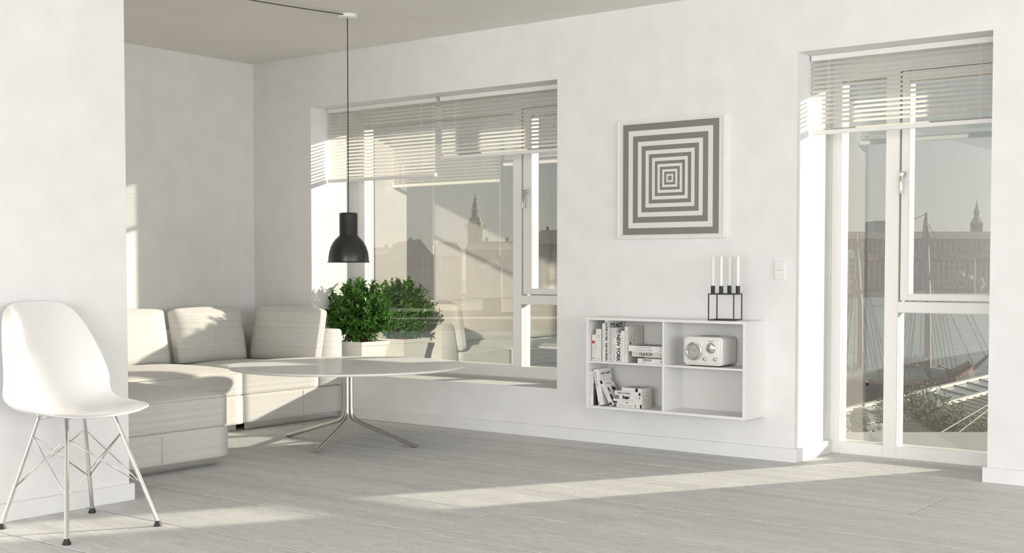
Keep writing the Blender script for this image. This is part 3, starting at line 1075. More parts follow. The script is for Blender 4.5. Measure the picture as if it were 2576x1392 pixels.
G4 = 'books lying stacked in the lower left compartment'
s6 = book('white book with a black slanted corner mark, bottom of the lower stack', flat(3.181, ZL, -.194), .0215, .163, .112, WHITEC, G4)
spine_flat(s6, 'Typo Shape  Grid Systems', .0215, .057, .007, mat('navy_ink', (.05, .07, .2), .5), .09)
block(s6, 'black_corner', .001, .150, .0205, .161, INK)
block(s6, 'black_slash', .003, .118, .019, .122, INK)
s5 = book('thin white book with three small black figures, second from the bottom of the lower stack', flat(3.186, ZL + .0217, -.194), .0105, .158, .11, CREAMC, G4)
spine_flat(s5, 'ZOO', .0105, .062, .007, INK, .016, .0003)
s4 = book('thin pale book sticking out furthest to the left in the lower stack', flat(3.160, ZL + .0324, -.196, R(1)), .0125, .184, .115, WHITEC, G4)
spine_flat(s4, 'The World of Photography', .0125, .095, .006, INKT, .075)
s3 = book('white logo book with a black round-lettered title, middle of the lower stack', flat(3.196, ZL + .0453, -.192), .0212, .146, .112, WHITEC, G4)
spine_flat(s3, 'logo', .0212, .045, .022, INK, .044, .0016)
block(s3, 'mark', .006, .128, .014, .134, INK); block(s3, 'line', .002, .109, .019, .110, INKG); block(s3, 'line', .002, .114, .019, .115, INKG)
s2 = book('white book with a red dot ending its title, second topmost in the lower stack', flat(3.170, ZL + .0667, -.196, R(-1.5)), .0222, .172, .115, WHITEC, G4)
spine_flat(s2, 'A SMILE IN THE MIN', .0222, .056, .011, INK, .080, .0002)
spine_flat(s2, 'D', .0222, .102, .010, INKR, .008, .0006)
block(s2, 'black_disc', .003, .157, .019, .168, INK)
s1 = book('small white book with patterned cover, topmost of the lower stack', flat(3.212, ZL + .0891, -.190, R(-5)), .0205, .134, .095, WHITEC, G4)
block(s1, 'black_emblem', .001, .092, .0195, .110, INK)
MB().box(.0205, .004, .01, .0208, .09, .13).build('cover_print', noise_mix(mat('patterned_print', (.4, .4, .4), .5), (.05, .05, .05), (.75, .75, .72), 90, lo=.48, hi=.52), s1)

# ------------------------------------------------------------------ radio
RX, RY = 3.712, -.195
t = thing('table_radio', 'small white retro radio with chrome speaker ring and dials on the shelf', 'radio', (RX, RY, .488))
W_, Hh_, D_ = .228, .150, .158
z0 = .0055


def rr_prism(hw, hh, r, y0, y1, zc, inset_front=0):
    pts = ring_path(hw, hh, r, 6)
    n = len(pts)
    ys = [(y0, .004), (y0 + .003, .001), (y0 + .006, 0), (y1 - .008, 0), (y1 - .003, .0015), (y1, .005)]
    vs = []
    for yy, ins in ys:
        for a, b_ in pts:
            vs.append((a * (1 - ins / hw), yy, b_ * (1 - ins / hh) + zc))
    fs = []
    for i in range(len(ys) - 1):
        for j in range(n):
            fs.append((i * n + j, i * n + (j + 1) % n, (i + 1) * n + (j + 1) % n, (i + 1) * n + j))
    fs.append(tuple(range(n))); fs.append(tuple((len(ys) - 1) * n + j for j in range(n - 1, -1, -1)))
    return MB().add(vs, fs)


RADIOW = mat('radio_white_lacquer', (.86, .85, .82), .25)
rr_prism(W_ / 2, Hh_ / 2, .022, 0, D_, z0 + Hh_ / 2).build('cabinet', RADIOW, t, auto=40)
rr_prism(W_ / 2 - .011, Hh_ / 2 - .011, .014, -.0025, .004, z0 + Hh_ / 2).build('front_panel', RADIOW, t, auto=40)


def facing(x, z, y=-.0025): return Matrix.Translation((x, y, z)) @ Matrix.Rotation(R(90), 4, 'X')


sx, sz_ = -.050, .079
MB().lathe([(.037, .0), (.0465, .0), (.0485, .003), (.047, .006), (.041, .0075), (.037, .006), (.037, 0)], 48, facing(sx, sz_)).build('speaker_ring', CHROME, t, auto=30)
MB().lathe([(.0005, .004), (.030, .0035), (.031, .001), (.0375, .001), (.0375, 0), (.0005, 0)], 40, facing(sx, sz_)).build('speaker_grille', noise_mix(mat('speaker_mesh', (.45, .44, .42), .7), (.40, .39, .37), (.50, .49, .46), 500, lo=.45, hi=.55), t)
MB().tube([(sx + .002, -.008, sz_), (sx + .014, -.008, sz_ + .011)], [.0025, .001], 8).build('pointer', CHROME, t)
dx, dz = .047, .097
MB().lathe([(.0005, .011), (.012, .0105), (.022, .008), (.027, .003), (.0285, .001), (.0285, 0), (.0005, 0)], 40, facing(dx, dz)).build('tuning_dial', CHROME, t, auto=30)
for kx in (.0155, .0775):
    MB().lathe([(.0005, .014), (.007, .0135), (.0085, .012), (.010, .003), (.011, .001), (.011, 0), (.0005, 0)], 24, facing(kx, .041)).build('knob', CHROME, t, auto=30)
text('CROSLEY', t, .006, frame((dx, -.0028, .1335), (1, 0, 0), (0, 0, 1), (0, -1, 0)), INK, .032, 'CENTER', bold=.0001)
MB().box(.038, -.003, .038, .040, -.0024, .040).build('indicator_light', INKGREEN, t)
MB().lathe([(.0005, .004), (.035, .0035), (.045, .001), (.045, 0)], 32, Matrix.Translation((.0, .085, z0 + Hh_ - .001)) @ Matrix.Scale(1.3, 4, (1, 0, 0))).build('top_speaker_grille', bpy.data.materials['speaker_mesh'], t)
for fx in (-.075, .085):
    for fy in (.022, .135):
        MB().lathe([(.0005, 0), (.006, 0), (.007, .0065), (.0005, .0065)], 12, Matrix.Translation((fx, fy, 0))).build('foot', RUBBER, t)

# ------------------------------------------------------------------ candle holder and candles
KX, KY = 3.800, -.118
kr = R(9.3)
t = thing('candle_holder', 'black wire cube candle holder standing on the shelf top', 'candle holder', (KX, KY, SZ1), kr)
a = .07; q = .0026
for sx in (-1, 1):
    for sy in (-1, 1):
        MB().box(sx * (a - q) - q, sy * (a - q) - q, .001, sx * (a - q) + q, sy * (a - q) + q, .139).build('upright', MATTB, t)
for z_ in (0, .14 - 2 * q):
    mb = MB()
    for s_ in (-1, 1):
        mb.box(-a, s_ * (a - q) - q, z_, a, s_ * (a - q) + q, z_ + 2 * q)
        mb.box(s_ * (a - q) - q, -a, z_, s_ * (a - q) + q, a, z_ + 2 * q)
    mb.build('rail', MATTB, t)
spots = [((-(a - q), 0), 'leftmost white taper candle in the cube holder'), ((0, -(a - q)), 'white taper candle second from the left in the cube holder'),
         ((0, a - q), 'white taper candle third from the left in the cube holder'), ((a - q, 0), 'rightmost white taper candle in the cube holder')]
for (sx, sy), lab in spots:
    MB().lathe([(.0005, .1385), (.0105, .1385), (.0108, .14), (.0108, .180), (.0096, .180), (.0094, .150), (.0005, .150)], 24, Matrix.Translation((sx, sy, 0))).build('candle_cup', MATTB, t, auto=40)
    wx = KX + sx * math.cos(kr) - sy * math.sin(kr); wy = KY + sx * math.sin(kr) + sy * math.cos(kr)
    c_ = thing('candle', lab, 'candle', (wx, wy, SZ1 + .1502), group='white candles in the cube holder')
    MB().lathe([(.0005, 0), (.0090, 0), (.0092, .03), (.0095, .165), (.0092, .176), (.0035, .192), (.0005, .194)], 24).build('wax_body', WAX, c_, auto=50)
    MB().tube([(0, 0, .19), (.0005, 0, .198), (.0015, 0, .204)], .0007, 6).build('wick', mat('wick', (.7, .68, .62), .9) if 'wick' not in bpy.data.materials else bpy.data.materials['wick'], c_)

# ------------------------------------------------------------------ picture
t = thing('framed_print', 'square white-framed print of grey nested squares on the wall above the shelf', 'picture', (3.410, 0, 1.165))
hw, hh, dep = .334, .328, .027
mb = MB()
f = .010
mb.bbox(-hw, -dep, 0, -hw + f, 0, 2 * hh, r=.001, seg=1); mb.bbox(hw - f, -dep, 0, hw, 0, 2 * hh, r=.001, seg=1)
mb.bbox(-hw + f, -dep, 0, hw - f, 0, f, r=.001, seg=1); mb.bbox(-hw + f, -dep, 2 * hh - f, hw - f, 0, 2 * hh, r=.001, seg=1)
mb.build('frame', FRAMEM, t)
MB().box(-hw + f, -dep + .004, f, hw - f, -.004, 2 * hh - f).build('print', ARTWHITE, t)
edges = [300, 264, 235, 203.5, 179, 153.5, 132.5, 112, 94, 77, 62, 47.5, 34.5, 22, 11.5]
mb = MB()
sxx = .299 / 300; szz = .306 / 300
yc = -dep + .0036
for i in range(0, len(edges), 2):
    o_ = edges[i]; i_ = edges[i + 1] if i + 1 < len(edges) else 0
    ax_, az_ = o_ * sxx, o_ * szz; bx_, bz_ = i_ * sxx, i_ * szz
    if i_ == 0: mb.box(-ax_, yc, hh - az_, ax_, yc + .0006, hh + az_); continue
    mb.box(-ax_, yc, hh - az_, -bx_, yc + .0006, hh + az_); mb.box(bx_, yc, hh - az_, ax_, yc + .0006, hh + az_)
    mb.box(-bx_, yc, hh - az_, bx_, yc + .0006, hh - bz_); mb.box(-bx_, yc, hh + bz_, bx_, yc + .0006, hh + az_)
mb.build('nested_squares', ARTGREY, t)['label'] = 'nested dark grey square bands'

# ------------------------------------------------------------------ switch
t = thing('light_switch', 'white double rocker switch on the wall between shelf and balcony door', 'light switch', (4.053, 0, .94))
MB().bbox(-.031, -.007, 0, .031, 0, .101, r=.002, seg=2).build('face_plate', SWITCH, t)
for z_, tl in ((.052, 2.5), (.005, 2.5)):
    MB().bbox(-.026, -.0045, 0, .026, .002, .044, r=.0015, seg=2, M=Matrix.Translation((0, -.007, z_)) @ Matrix.Rotation(R(tl), 4, 'X')).build('rocker', SWITCH, t)

# ------------------------------------------------------------------ chair
CX, CY = 2.60, -3.157
t = thing('shell_chair', 'white moulded shell chair on chrome wire-braced legs against the projecting wall', 'chair', (CX, CY, 0))
#      x      z     half  curl_up curl_fwd
rows = [(.214, .4435, .165, .010, -.030), (.209, .4475, .188, .011, -.026), (.196, .450, .205, .013, -.018), (.165, .451, .220, .016, -.006), (.11, .448, .229, .022, 0), (.04, .440, .234, .034, 0), (-.03, .432, .236, .046, .004),
        (-.09, .428, .236, .060, .012), (-.135, .436, .236, .070, .030), (-.168, .457, .236, .066, .055), (-.190, .492, .234, .050, .080), (-.204, .540, .231, .030, .094),
        (-.216, .600, .225, .012, .096), (-.228, .660, .214, .004, .084), (-.240, .720, .200, 0, .068), (-.251, .775, .184, -.003, .050), (-.260, .820, .166, -.008, .034), (-.266, .850, .146, -.012, .022), (-.269, .866, .118, -.010, .012), (-.270, .872, .085, -.006, .005)]
nu = 24
vs = []; fs = []
for x_, z_, hw_, cu_, cf_ in rows:
    for j in range(nu + 1):
        u = -1 + 2 * j / nu
        uu = math.sin(u * PI / 2) * .55 + u * .45
        e_ = abs(uu) ** 2.6
        vs.append((x_ + cf_ * e_, uu * hw_, z_ + cu_ * e_ + (.0035 if abs(u) > .999 else 0)))
n = nu + 1
for i in range(len(rows) - 1):
    for j in range(nu):
        fs.append((i * n + j, i * n + j + 1, (i + 1) * n + j + 1, (i + 1) * n + j))
me = bpy.data.meshes.new('seat_shell'); me.from_pydata(vs, [], fs)
sh = link('seat_shell', me, SHELL, t, True)
md = sh.modifiers.new('thick', 'SOLIDIFY'); md.thickness = .0075; md.offset = 1 if False else 0
md = sh.modifiers.new('sub', 'SUBSURF'); md.levels = 2; md.render_levels = 2
legs = [((2.401, -3.353), (2.474, -3.238)), ((2.843, -3.360), (2.662, -3.238)), ((2.406, -2.960), (2.474, -3.040)), ((2.835, -2.958), (2.676, -3.040))]
L3 = []
for (fx, fy), (tx, ty) in legs:
    ztop = .432 if tx > 2.55 else .424
    A = Vector((fx - CX, fy - CY, .018)); B = Vector((tx - CX, ty - CY, ztop))
    lg = MB()
    lg.tube([A, A + (B - A) * .86, B], [.0088, .0088, .0078], 14)
    lo_ = lg.build('leg', CHROME, t, auto=50)
    MB().lathe([(.0005, 0), (.0145, 0), (.016, .003), (.014, .009), (.010, .017), (.009, .022), (.0005, .022)], 20, Matrix.Translation((A.x, A.y, 0))).build('rubber_foot', RUBBER, lo_, auto=40)
    inn = Vector((-B.x, -B.y, 0)).normalized()
    MB().tube([B + Vector((0, 0, -.004)), B + inn * .022 + Vector((0, 0, -.001)), B + inn * .045 + Vector((0, 0, .004))], .0055, 8).build('mounting_bracket', CHROME, lo_, smooth=True)
    L3.append((A, B))


def lp(i, f): return L3[i][0] + (L3[i][1] - L3[i][0]) * f


hi_, lo2 = .83, .34
for i, j in ((0, 1), (1, 3), (3, 2), (2, 0)):
    MB().tube([lp(i, hi_), lp(j, lo2)], .0028, 8).build('cross_brace', CHROME, t, smooth=True)
    MB().tube([lp(j, hi_), lp(i, lo2)], .0028, 8).build('cross_brace', CHROME, t, smooth=True)
ctr = Vector((-.03, 0, .428))
for k in range(4):
    B = L3[k][1]
    MB().tube([B, Vector((B.x * .5, B.y * .5, .430)), Vector((B.x * .15, B.y * .15, .428))], .005, 8).build('under_seat_bar', CHROME, t, smooth=True)
# ------------------------------------------------------------------ outside: harbour seen from an upper floor
CAMP = Vector((6.8146, -5.9175, 1.0))
FW = Vector((-.60502, .79532, -.03748)); RT = Vector((.79588, .60545, 0)); UP = Vector((-.02269, .02983, .9993))
YAW = math.atan2(RT.y, RT.x)


def at(px, py, dist):
    """a place outside, dist metres away in the direction the photograph shows it"""
    d = FW + RT * ((px - 1288) / 3107.8) + UP * ((792.5 - py) / 3107.8)
    return CAMP + d * dist


ZW = -11.0    # water level; the flat is on an upper floor
WATER = mat('harbour_water', (.13, .16, .17), .5, spec=.2)
nt, b = nodes(WATER)
tc = nt.nodes.new('ShaderNodeTexCoord')
mp = nt.nodes.new('ShaderNodeMapping'); mp.inputs['Scale'].default_value = (.25, .9, 1); mp.inputs['Rotation'].default_value = (0, 0, -YAW)
nz_ = nt.nodes.new('ShaderNodeTexNoise'); nz_.inputs['Scale'].default_value = .8; nz_.inputs['Detail'].default_value = 5; nz_.inputs['Roughness'].default_value = .65
cr = nt.nodes.new('ShaderNodeValToRGB')
cr.color_ramp.elements[0].position = .38; cr.color_ramp.elements[1].position = .62
cr.color_ramp.elements[0].color = (.06, .085, .095, 1); cr.color_ramp.elements[1].color = (.17, .20, .205, 1)
nt.links.new(tc.outputs['Object'], mp.inputs[0]); nt.links.new(mp.outputs[0], nz_.inputs['Vector']); nt.links.new(nz_.outputs['Fac'], cr.inputs[0]); nt.links.new(cr.outputs[0], b.inputs['Base Color'])
QUAY = mat('quay_stone', (.17, .155, .13), .9)
BRICKD = noise_mix(mat('dark_brick_far', (.12, .1, .08), .9), (.055, .048, .038), (.085, .072, .058), .6)
BRICKR = mat('red_brown_brick_far', (.15, .12, .095), .9)
BRICKT = mat('tan_render_far', (.20, .185, .15), .9)
PALE = mat('pale_render_far', (.26, .24, .19), .9)
ROOFD = mat('dark_roof_far', (.11, .10, .085), .8)
ROOFT = mat('tile_roof_far', (.15, .125, .10), .85)
COPPER = mat('green_copper_spire', (.10, .13, .11), .7)
PANE = mat('far_window_pane', (.20, .23, .25), .4)
SEAMR = mat('zinc_roof', (.12, .11, .09), .6)
SEAMD = mat('roof_standing_seam', (.055, .05, .042), .6)
SKYL = mat('rooflight_glass', (.22, .25, .25), .25)
TRIMW = mat('white_roof_edge', (.22, .215, .20), .6)
WOOD = mat('varnished_mast', (.11, .07, .042), .6)
SAILM = mat('furled_canvas', (.24, .22, .18), .9)
HULLM = mat('dark_hull', (.075, .05, .038), .5)
DECKM = mat('deck_canvas_white', (.30, .29, .26), .8)
ROPE = mat('rigging_rope', (.09, .075, .055), .9)
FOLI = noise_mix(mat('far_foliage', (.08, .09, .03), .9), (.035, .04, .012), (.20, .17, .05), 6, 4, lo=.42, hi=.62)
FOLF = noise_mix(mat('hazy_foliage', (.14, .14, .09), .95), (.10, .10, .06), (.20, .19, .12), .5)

structure(MB().add([(-900, 20, ZW), (600, 20, ZW), (600, 1500, ZW), (-900, 1500, ZW)], [(0, 1, 2, 3)]).build('harbour_water', WATER), 'blue-grey harbour water')


def place(px, dist):
    p = at(px, 676, dist); return Vector((p.x, p.y, 0))


def loc_mat(px, dist, turn=0):
    """frame standing at the water level below a direction; x to the right of the view"""
    p = place(px, dist)
    return Matrix.Translation((p.x, p.y, ZW)) @ Matrix.Rotation(YAW + R(turn), 4, 'Z')


def hz(py, dist):  # height above water of something seen at py
    return at(1288, py, dist).z - ZW


def root(name, label, cat, px, dist, turn=0, group=None):
    t = thing(name, label, cat, (0, 0, 0), 0, group)
    t.matrix_world = loc_mat(px, dist, turn)
    return t


def wid(pxs, dist): return pxs * dist / 3107.8


# far quay
q = root('quay', 'long stone quay on the far side of the harbour', 'quay', 1700, 520)
MB().box(-700, 0, -.5, 500, 260, hz(740, 520)).build('quay_deck', QUAY, q)
q['kind'] = 'structure'


def windows(parent, xs, zs, w_, h_, y, m=PANE, name='window'):
    for z_ in zs:
        for x_ in xs:
            MB().box(x_ - w_ / 2, y - .15, z_, x_ + w_ / 2, y + .1, z_ + h_).build(name, m, parent)


# long warehouse behind the ship, two tiers
D = 545
t = root('warehouse', 'long dark brick warehouse with two rows of tall narrow windows across the harbour', 'building', 2300, D)
x0, x1 = wid(2095 - 2300, D), wid(2620 - 2300, D)
zq = hz(738, D); z1 = hz(640, D); z2 = hz(600, D + 14); z3 = hz(582, D + 14)
MB().box(x0 + wid(35, D), 0, 0, x1, 12, z1 - 1).build('wall', BRICKD, t)
MB().add([(x0 + 4, -1, z1 - 1.5), (x1, -1, z1 - 1.5), (x1, 12, z1 + 1.2), (x0 + 4, 12, z1 + 1.2), (x0 + 4, -1, z1 - 2.2), (x1, -1, z1 - 2.2), (x1, 12, z1 - 2.2), (x0 + 4, 12, z1 - 2.2)], [(0, 1, 2, 3), (4, 7, 6, 5), (0, 4, 5, 1), (1, 5, 6, 2), (2, 6, 7, 3), (3, 7, 4, 0)]).build('lower_roof', ROOFD, t)
MB().box(x0 + 6, 12, 0, x1, 30, z2).build('upper_wall', BRICKD, t)
MB().add([(x0 + 1, 11, z2 - .3), (x1, 11, z2 - .3), (x1, 20, z3), (x0 + 8, 20, z3), (x1, 31, z2 - .3), (x0 + 1, 31, z2 - .3)], [(0, 1, 2, 3), (3, 2, 4, 5), (0, 3, 5), (1, 4, 2), (0, 5, 4, 1)]).build('upper_roof', ROOFD, t)
WPANE = mat('warehouse_pane', (.20, .185, .155), .5)
k = 0
xx = x0 + 9
while xx < x1 - 2 and k < 36:
    MB().box(xx - .45, -.15, zq + 2, xx + .45, .1, z1 - 3.4).build('window', WPANE, t)
    MB().box(xx - .4, 11.85, z1 + 1.6, xx + .4, 12.1, z2 - 1.2).build('window', WPANE, t)
    xx += 2.35; k += 1
# white gabled warehouse
D = 525
t = root('gabled_house', 'pale gabled harbour warehouse with a column of hatches across the water', 'building', 2143, D)
w2 = wid(24, D); zt = hz(660, D); za = hz(628, D)
pts = [(-w2, 0), (w2, 0), (w2, zt), (w2 * .55, zt + (za - zt) * .35), (w2 * .3, za - 1), (0, za), (-w2 * .3, za - 1), (-w2 * .55, zt + (za - zt) * .35), (-w2, zt)]
MB().prism(pts, 0, 14, Matrix.Rotation(R(90), 4, 'X') @ Matrix.Scale(-1, 4, (0, 0, 1))).build('wall', mat('white_render_far', (.62, .60, .52), .9), t)
for py in (655, 670, 685, 700, 722):
    z_ = hz(py, D)
    MB().box(-.9, -.15, z_ - .9, .9, .2, z_ + .9).build('hatch', ROOFT, t)
MB().box(-w2 - 9, 3, 0, -w2, 14, hz(648, D)).build('side_wing', PALE, t)
# spire and tower block
D = 760
t = root('church_spire', 'dark slender copper spire above the warehouse roof', 'church tower', 2455, D)
s_ = wid(1, D)
M45 = Matrix.Rotation(R(45), 4, 'Z')
MB().lathe([(16 * s_, 0), (16 * s_, hz(568, D)), (17.5 * s_, hz(566, D)), (17.5 * s_, hz(563, D)), (0.01, hz(563, D))], 4, M45).build('tower_wall', BRICKD, t)
MB().lathe([(15 * s_, hz(563, D)), (15 * s_, hz(560, D)), (8 * s_, hz(548, D)), (6.5 * s_, hz(545, D)), (6.5 * s_, hz(538, D)), (9 * s_, hz(537, D)), (8 * s_, hz(534, D)), (4 * s_, hz(524, D)), (1.2 * s_, hz(508, D)), (.01, hz(505, D))], 8).build('spire', COPPER, t)
D = 1100
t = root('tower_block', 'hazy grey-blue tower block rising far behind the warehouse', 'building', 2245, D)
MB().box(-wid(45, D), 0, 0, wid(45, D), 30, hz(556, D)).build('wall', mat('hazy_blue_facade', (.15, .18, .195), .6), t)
for k in range(1, 9):
    z_ = hz(556, D) - k * 5.2
    MB().box(-wid(45, D) - .2, -.3, z_, wid(45, D) + .2, 0, z_ + 1.2).build('floor_band', mat('band_grey', (.16, .19, .21), .6) if 'band_grey' not in bpy.data.materials else bpy.data.materials['band_grey'], t)
# quay trees and small quay things
random.seed(5)


def blob_tree(name, label, cat, px, dist, r, h, m, group=None, n=10, zb=None):
    t = root(name, label, cat, px, dist, 0, group)
    zb = zb if zb is not None else hz(740, dist)
    rs = random.Random(int(px))
    bm = bmesh.new()
    for k in range(n):
        a = rs.uniform(0, 2 * PI); rr = rs.uniform(0, .55) * r
        q = (rr * math.cos(a), rr * math.sin(a), zb + h * rs.uniform(.38, .85))
        bmesh.ops.create_icosphere(bm, subdivisions=2, radius=r * rs.uniform(.35, .55), matrix=Matrix.Translation(q))
    for v in bm.verts: v.co += Vector((rs.uniform(-1, 1), rs.uniform(-1, 1), rs.uniform(-1, 1))) * r * .06
    me = bpy.data.meshes.new('crown'); bm.to_mesh(me); bm.free()
    link('crown', me, m, t)
    MB().tube([(0, 0, zb - .5), (0, 0, zb + h * .6)], [r * .07, r * .04], 7).build('trunk', STEM, t)
    return t


for px, rr, hh_, lab in ((2285, 3.2, 7, 'small hazy tree on the far quay at the left edge of the casement'), (2420, 4.8, 9.5, 'tallest hazy tree on the far quay, near the flagpole'), (2385, 3, 6, 'low hazy tree on the far quay left of the tallest'), (2462, 3.5, 7, 'low hazy tree on the far quay right of the tallest')):
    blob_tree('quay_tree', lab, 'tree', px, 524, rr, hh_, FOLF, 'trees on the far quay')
D = 514
t = root('flagpole', 'thin pale flagpole on the far quay', 'flagpole', 2452, D)
MB().tube([(0, 0, hz(742, D)), (0, 0, hz(650, D))], .22, 6).build('pole', TRIMW, t)
D = 400
t = root('pier', 'timber pier reaching into the harbour beyond the ship', 'pier', 2330, D)
MB().box(-wid(60, D), 0, hz(735, D) - .8, wid(45, D), 8, hz(735, D)).build('pier_deck', QUAY, t)
for k in range(9):
    xx = -wid(58, D) + k * wid(12.5, D)
    MB().tube([(xx, .3, -1), (xx, .3, hz(731, D))], .25, 6).build('post', HULLM, t)

# sailing ship
D = 106
t = root('sailing_ship', 'two-masted wooden sailing ship moored below the balcony door', 'ship', 2335, D, -4)
s_ = wid(1, D)


def X(px): return (px - 2335) * s_


def Z(py): return hz(py, D)


secs = [(X(2080), 1.2, 2.9), (X(2130), 2.2, 2.5), (X(2220), 2.6, 2.2), (X(2320), 2.6, 2.2), (X(2390), 1.9, 2.6), (X(2430), .8, 3.2), (X(2452), .06, 3.6)]
vs = []; fs = []
for xx, b_, zt in secs:
    vs += [(xx, -b_, zt), (xx, -b_ * .8, .8), (xx, 0, -.6), (xx, b_ * .8, .8), (xx, b_, zt)]
for i in range(len(secs) - 1):
    for j in range(4): fs.append((i * 5 + j, i * 5 + j + 1, (i + 1) * 5 + j + 1, (i + 1) * 5 + j))
    fs.append((i * 5 + 4, i * 5, (i + 1) * 5, (i + 1) * 5 + 4))
fs.append((0, 1, 2, 3, 4)); n = (len(secs) - 1) * 5; fs.append((n + 4, n + 3, n + 2, n + 1, n))
MB().add(vs, fs).build('hull', HULLM, t)
mb = MB()
for sy in (-1, 1):
    mb.tube([(xx, sy * b_, zt + .08) for xx, b_, zt in secs], .13, 6)
mb.build('gunwale', mat('varnished_rail', (.32, .15, .07), .5), t)
for a0, a1, zz in ((2120, 2225, 3.4), (2235, 2325, 3.5)):
    mb = MB(); xa, xb = X(a0), X(a1)
    mb.add([(xa, -2.1, 2.6), (xb, -2.1, 2.6), (xb, 0, zz), (xa, 0, zz), (xa, 2.1, 2.6), (xb, 2.1, 2.6)], [(0, 1, 2, 3), (3, 2, 5, 4), (0, 3, 4), (1, 5, 2), (0, 4, 5, 1)])
    mb.build('deck_cover', DECKM, t)
MB().bbox(X(2340), -1, 2.3, X(2375), 1, 3.5, r=.3).build('deckhouse', DECKM, t)
masts = [(2335, 535, 952, .26, 3), (2168, 588, 968, .22, 6)]
for mx, ty_, by_, rr, tiltpx in masts:
    zt_, zb_ = Z(ty_), 1.5
    MB().tube([(X(mx + 2), 0, zb_), (X(mx), 0, zb_ + (zt_ - zb_) * .55), (X(mx - tiltpx * 2), 0, zt_)], [rr * 1.25, rr, rr * .45], 10).build('mast', WOOD, t)
    MB().bbox(X(mx) - .5, -.35, zb_ + (zt_ - zb_) * .62, X(mx) + .3, .35, zb_ + (zt_ - zb_) * .64, r=.05).build('crosstree', WOOD, t)
for m0, m1, yy, nm in ((2333, 2262, 910, 'main'), (2166, 2085, 935, 'mizzen')):
    pts = []
    for k in range(12):
        f_ = k / 11
        pts.append((X(m0 + (m1 - m0) * f_), 0, Z(yy) + .25 * math.sin(k * 2.1)))
    MB().tube(pts, [.35 + .12 * math.sin(k * 1.7) for k in range(12)], 9).build('furled_sail', SAILM, t, smooth=True)
    MB().tube([(X(m0), 0, Z(yy) - .55), (X(m1), 0, Z(yy) - .45)], .12, 7).build('boom', WOOD, t)
MB().tube([(X(2400), 0, 2.6), (X(2452), 0, Z(925)), (X(2492), 0, Z(890))], [.25, .2, .12], 8).build('bowsprit', WOOD, t)
MB().tube([(X(2345), 0, 2.9), (X(2370), 0, 3.3), (X(2400), 0, 3.0), (X(2440), 0, 3.9)], [.3, .45, .4, .25], 8).build('stowed_jib', mat('brown_canvas', (.15, .10, .07), .9), t)
for mx, tops, feet_ in ((2325, (545, 640), (2262, 2275, 2300, 2372, 2385, 2398)), (2158, (600, 690), (2105, 2120, 2140, 2205, 2218, 2228))):
    k = 0
    for fx in feet_:
        for sy in (-2.2, 2.2):
            MB().tube([(X(mx), 0, Z(tops[k % 2])), (X(fx), sy, 2.6)], .035, 4).build('shroud', ROPE, t); k += 1
for a_, b_, c_, d_ in ((2325, 545, 2490, 892), (2325, 640, 2452, 925), (2326, 540, 2168, 610), (2330, 580, 2480, 900)):
    MB().tube([(X(a_), 0, Z(b_)), (X(c_), 0, Z(d_))], .04, 4).build('stay', ROPE, t)
# flag flying from the aft mast stay
FR = mat('flag_red', (.42, .09, .07), .8); FB = mat('flag_blue', (.03, .04, .12), .8); FWm = mat('flag_white', (.6, .58, .55), .8)


def flagpt(u, v):   # u along fly, v down hoist
    return Vector((X(2184) + u * .85, .1 * math.sin(u * 5), Z(632) - v * .62 - u * .42 - .09 * math.sin(u * 4)))


def flagpart(nm, m, u0, u1, v0, v1, off):
    vs = []; fs = []; nn = 6
    for i in range(nn + 1):
        for vv in (v0, v1):
            p = flagpt(u0 + (u1 - u0) * i / nn, vv)
            vs.append((p.x, p.y - off, p.z)); vs.append((p.x, p.y + off + .01, p.z))
    for i in range(nn):
        a = i * 4; b2 = a + 4
        fs += [(a, b2, b2 + 2, a + 2), (a + 1, a + 3, b2 + 3, b2 + 1), (a, a + 1, b2 + 1, b2), (a + 2, b2 + 2, b2 + 3, a + 3)]
    return MB().add(vs, fs).build(nm, m, t)


flagpart('flag', FR, 0, 1, 0, 1, .01)['label'] = 'red flag with a blue and white cross'
flagpart('flag_white_cross', FWm, .26, .46, 0, 1, .02); flagpart('flag_white_cross', FWm, 0, 1, .40, .60, .02)
flagpart('flag_blue_cross', FB, .32, .40, 0, 1, .03); flagpart('flag_blue_cross', FB, 0, 1, .46, .54, .03)

# low quayside roof in front of the ship
P = [at(2060, 1046, 62), at(2560, 932, 62), at(2560, 1215, 24), at(2020, 1240, 24)]
# a long shed whose zinc roof rises away from the flat to a glazed ridge
t = thing('quayside_shed', 'long quayside shed with a grey standing-seam roof and a glazed ridge strip', 'building', (0, 0, 0))
A = at(2050, 1050, 60); B = at(2580, 922, 60)
A.z = B.z = (A.z + B.z) / 2
zr = -5.4
# ridge line found on the plane z = zr, eaves on the near side lower


def onz(px, py, z):
    d = FW + RT * ((px - 1288) / 3107.8) + UP * ((792.5 - py) / 3107.8)
    return CAMP + d * ((z - CAMP.z) / d.z)


A = onz(2100, 1042, zr); B = onz(2520, 941, zr)
u_ = (B - A).normalized(); nrm = Vector((u_.y, -u_.x, 0))
if nrm.dot(CAMP - A) < 0: nrm = -nrm
A2 = A - u_ * 25; B2 = B + u_ * 40
zu = Vector((0, 0, 1))
wr_ = 1.7


def slab(p, q, r_, s2, th_, nm, m, par):
    vs = [p, q, r_, s2] + [v - zu * th_ for v in (p, q, r_, s2)]
    return MB().add([tuple(v) for v in vs], [(0, 1, 2, 3), (7, 6, 5, 4), (0, 4, 5, 1), (1, 5, 6, 2), (2, 6, 7, 3), (3, 7, 4, 0)]).build(nm, m, par)


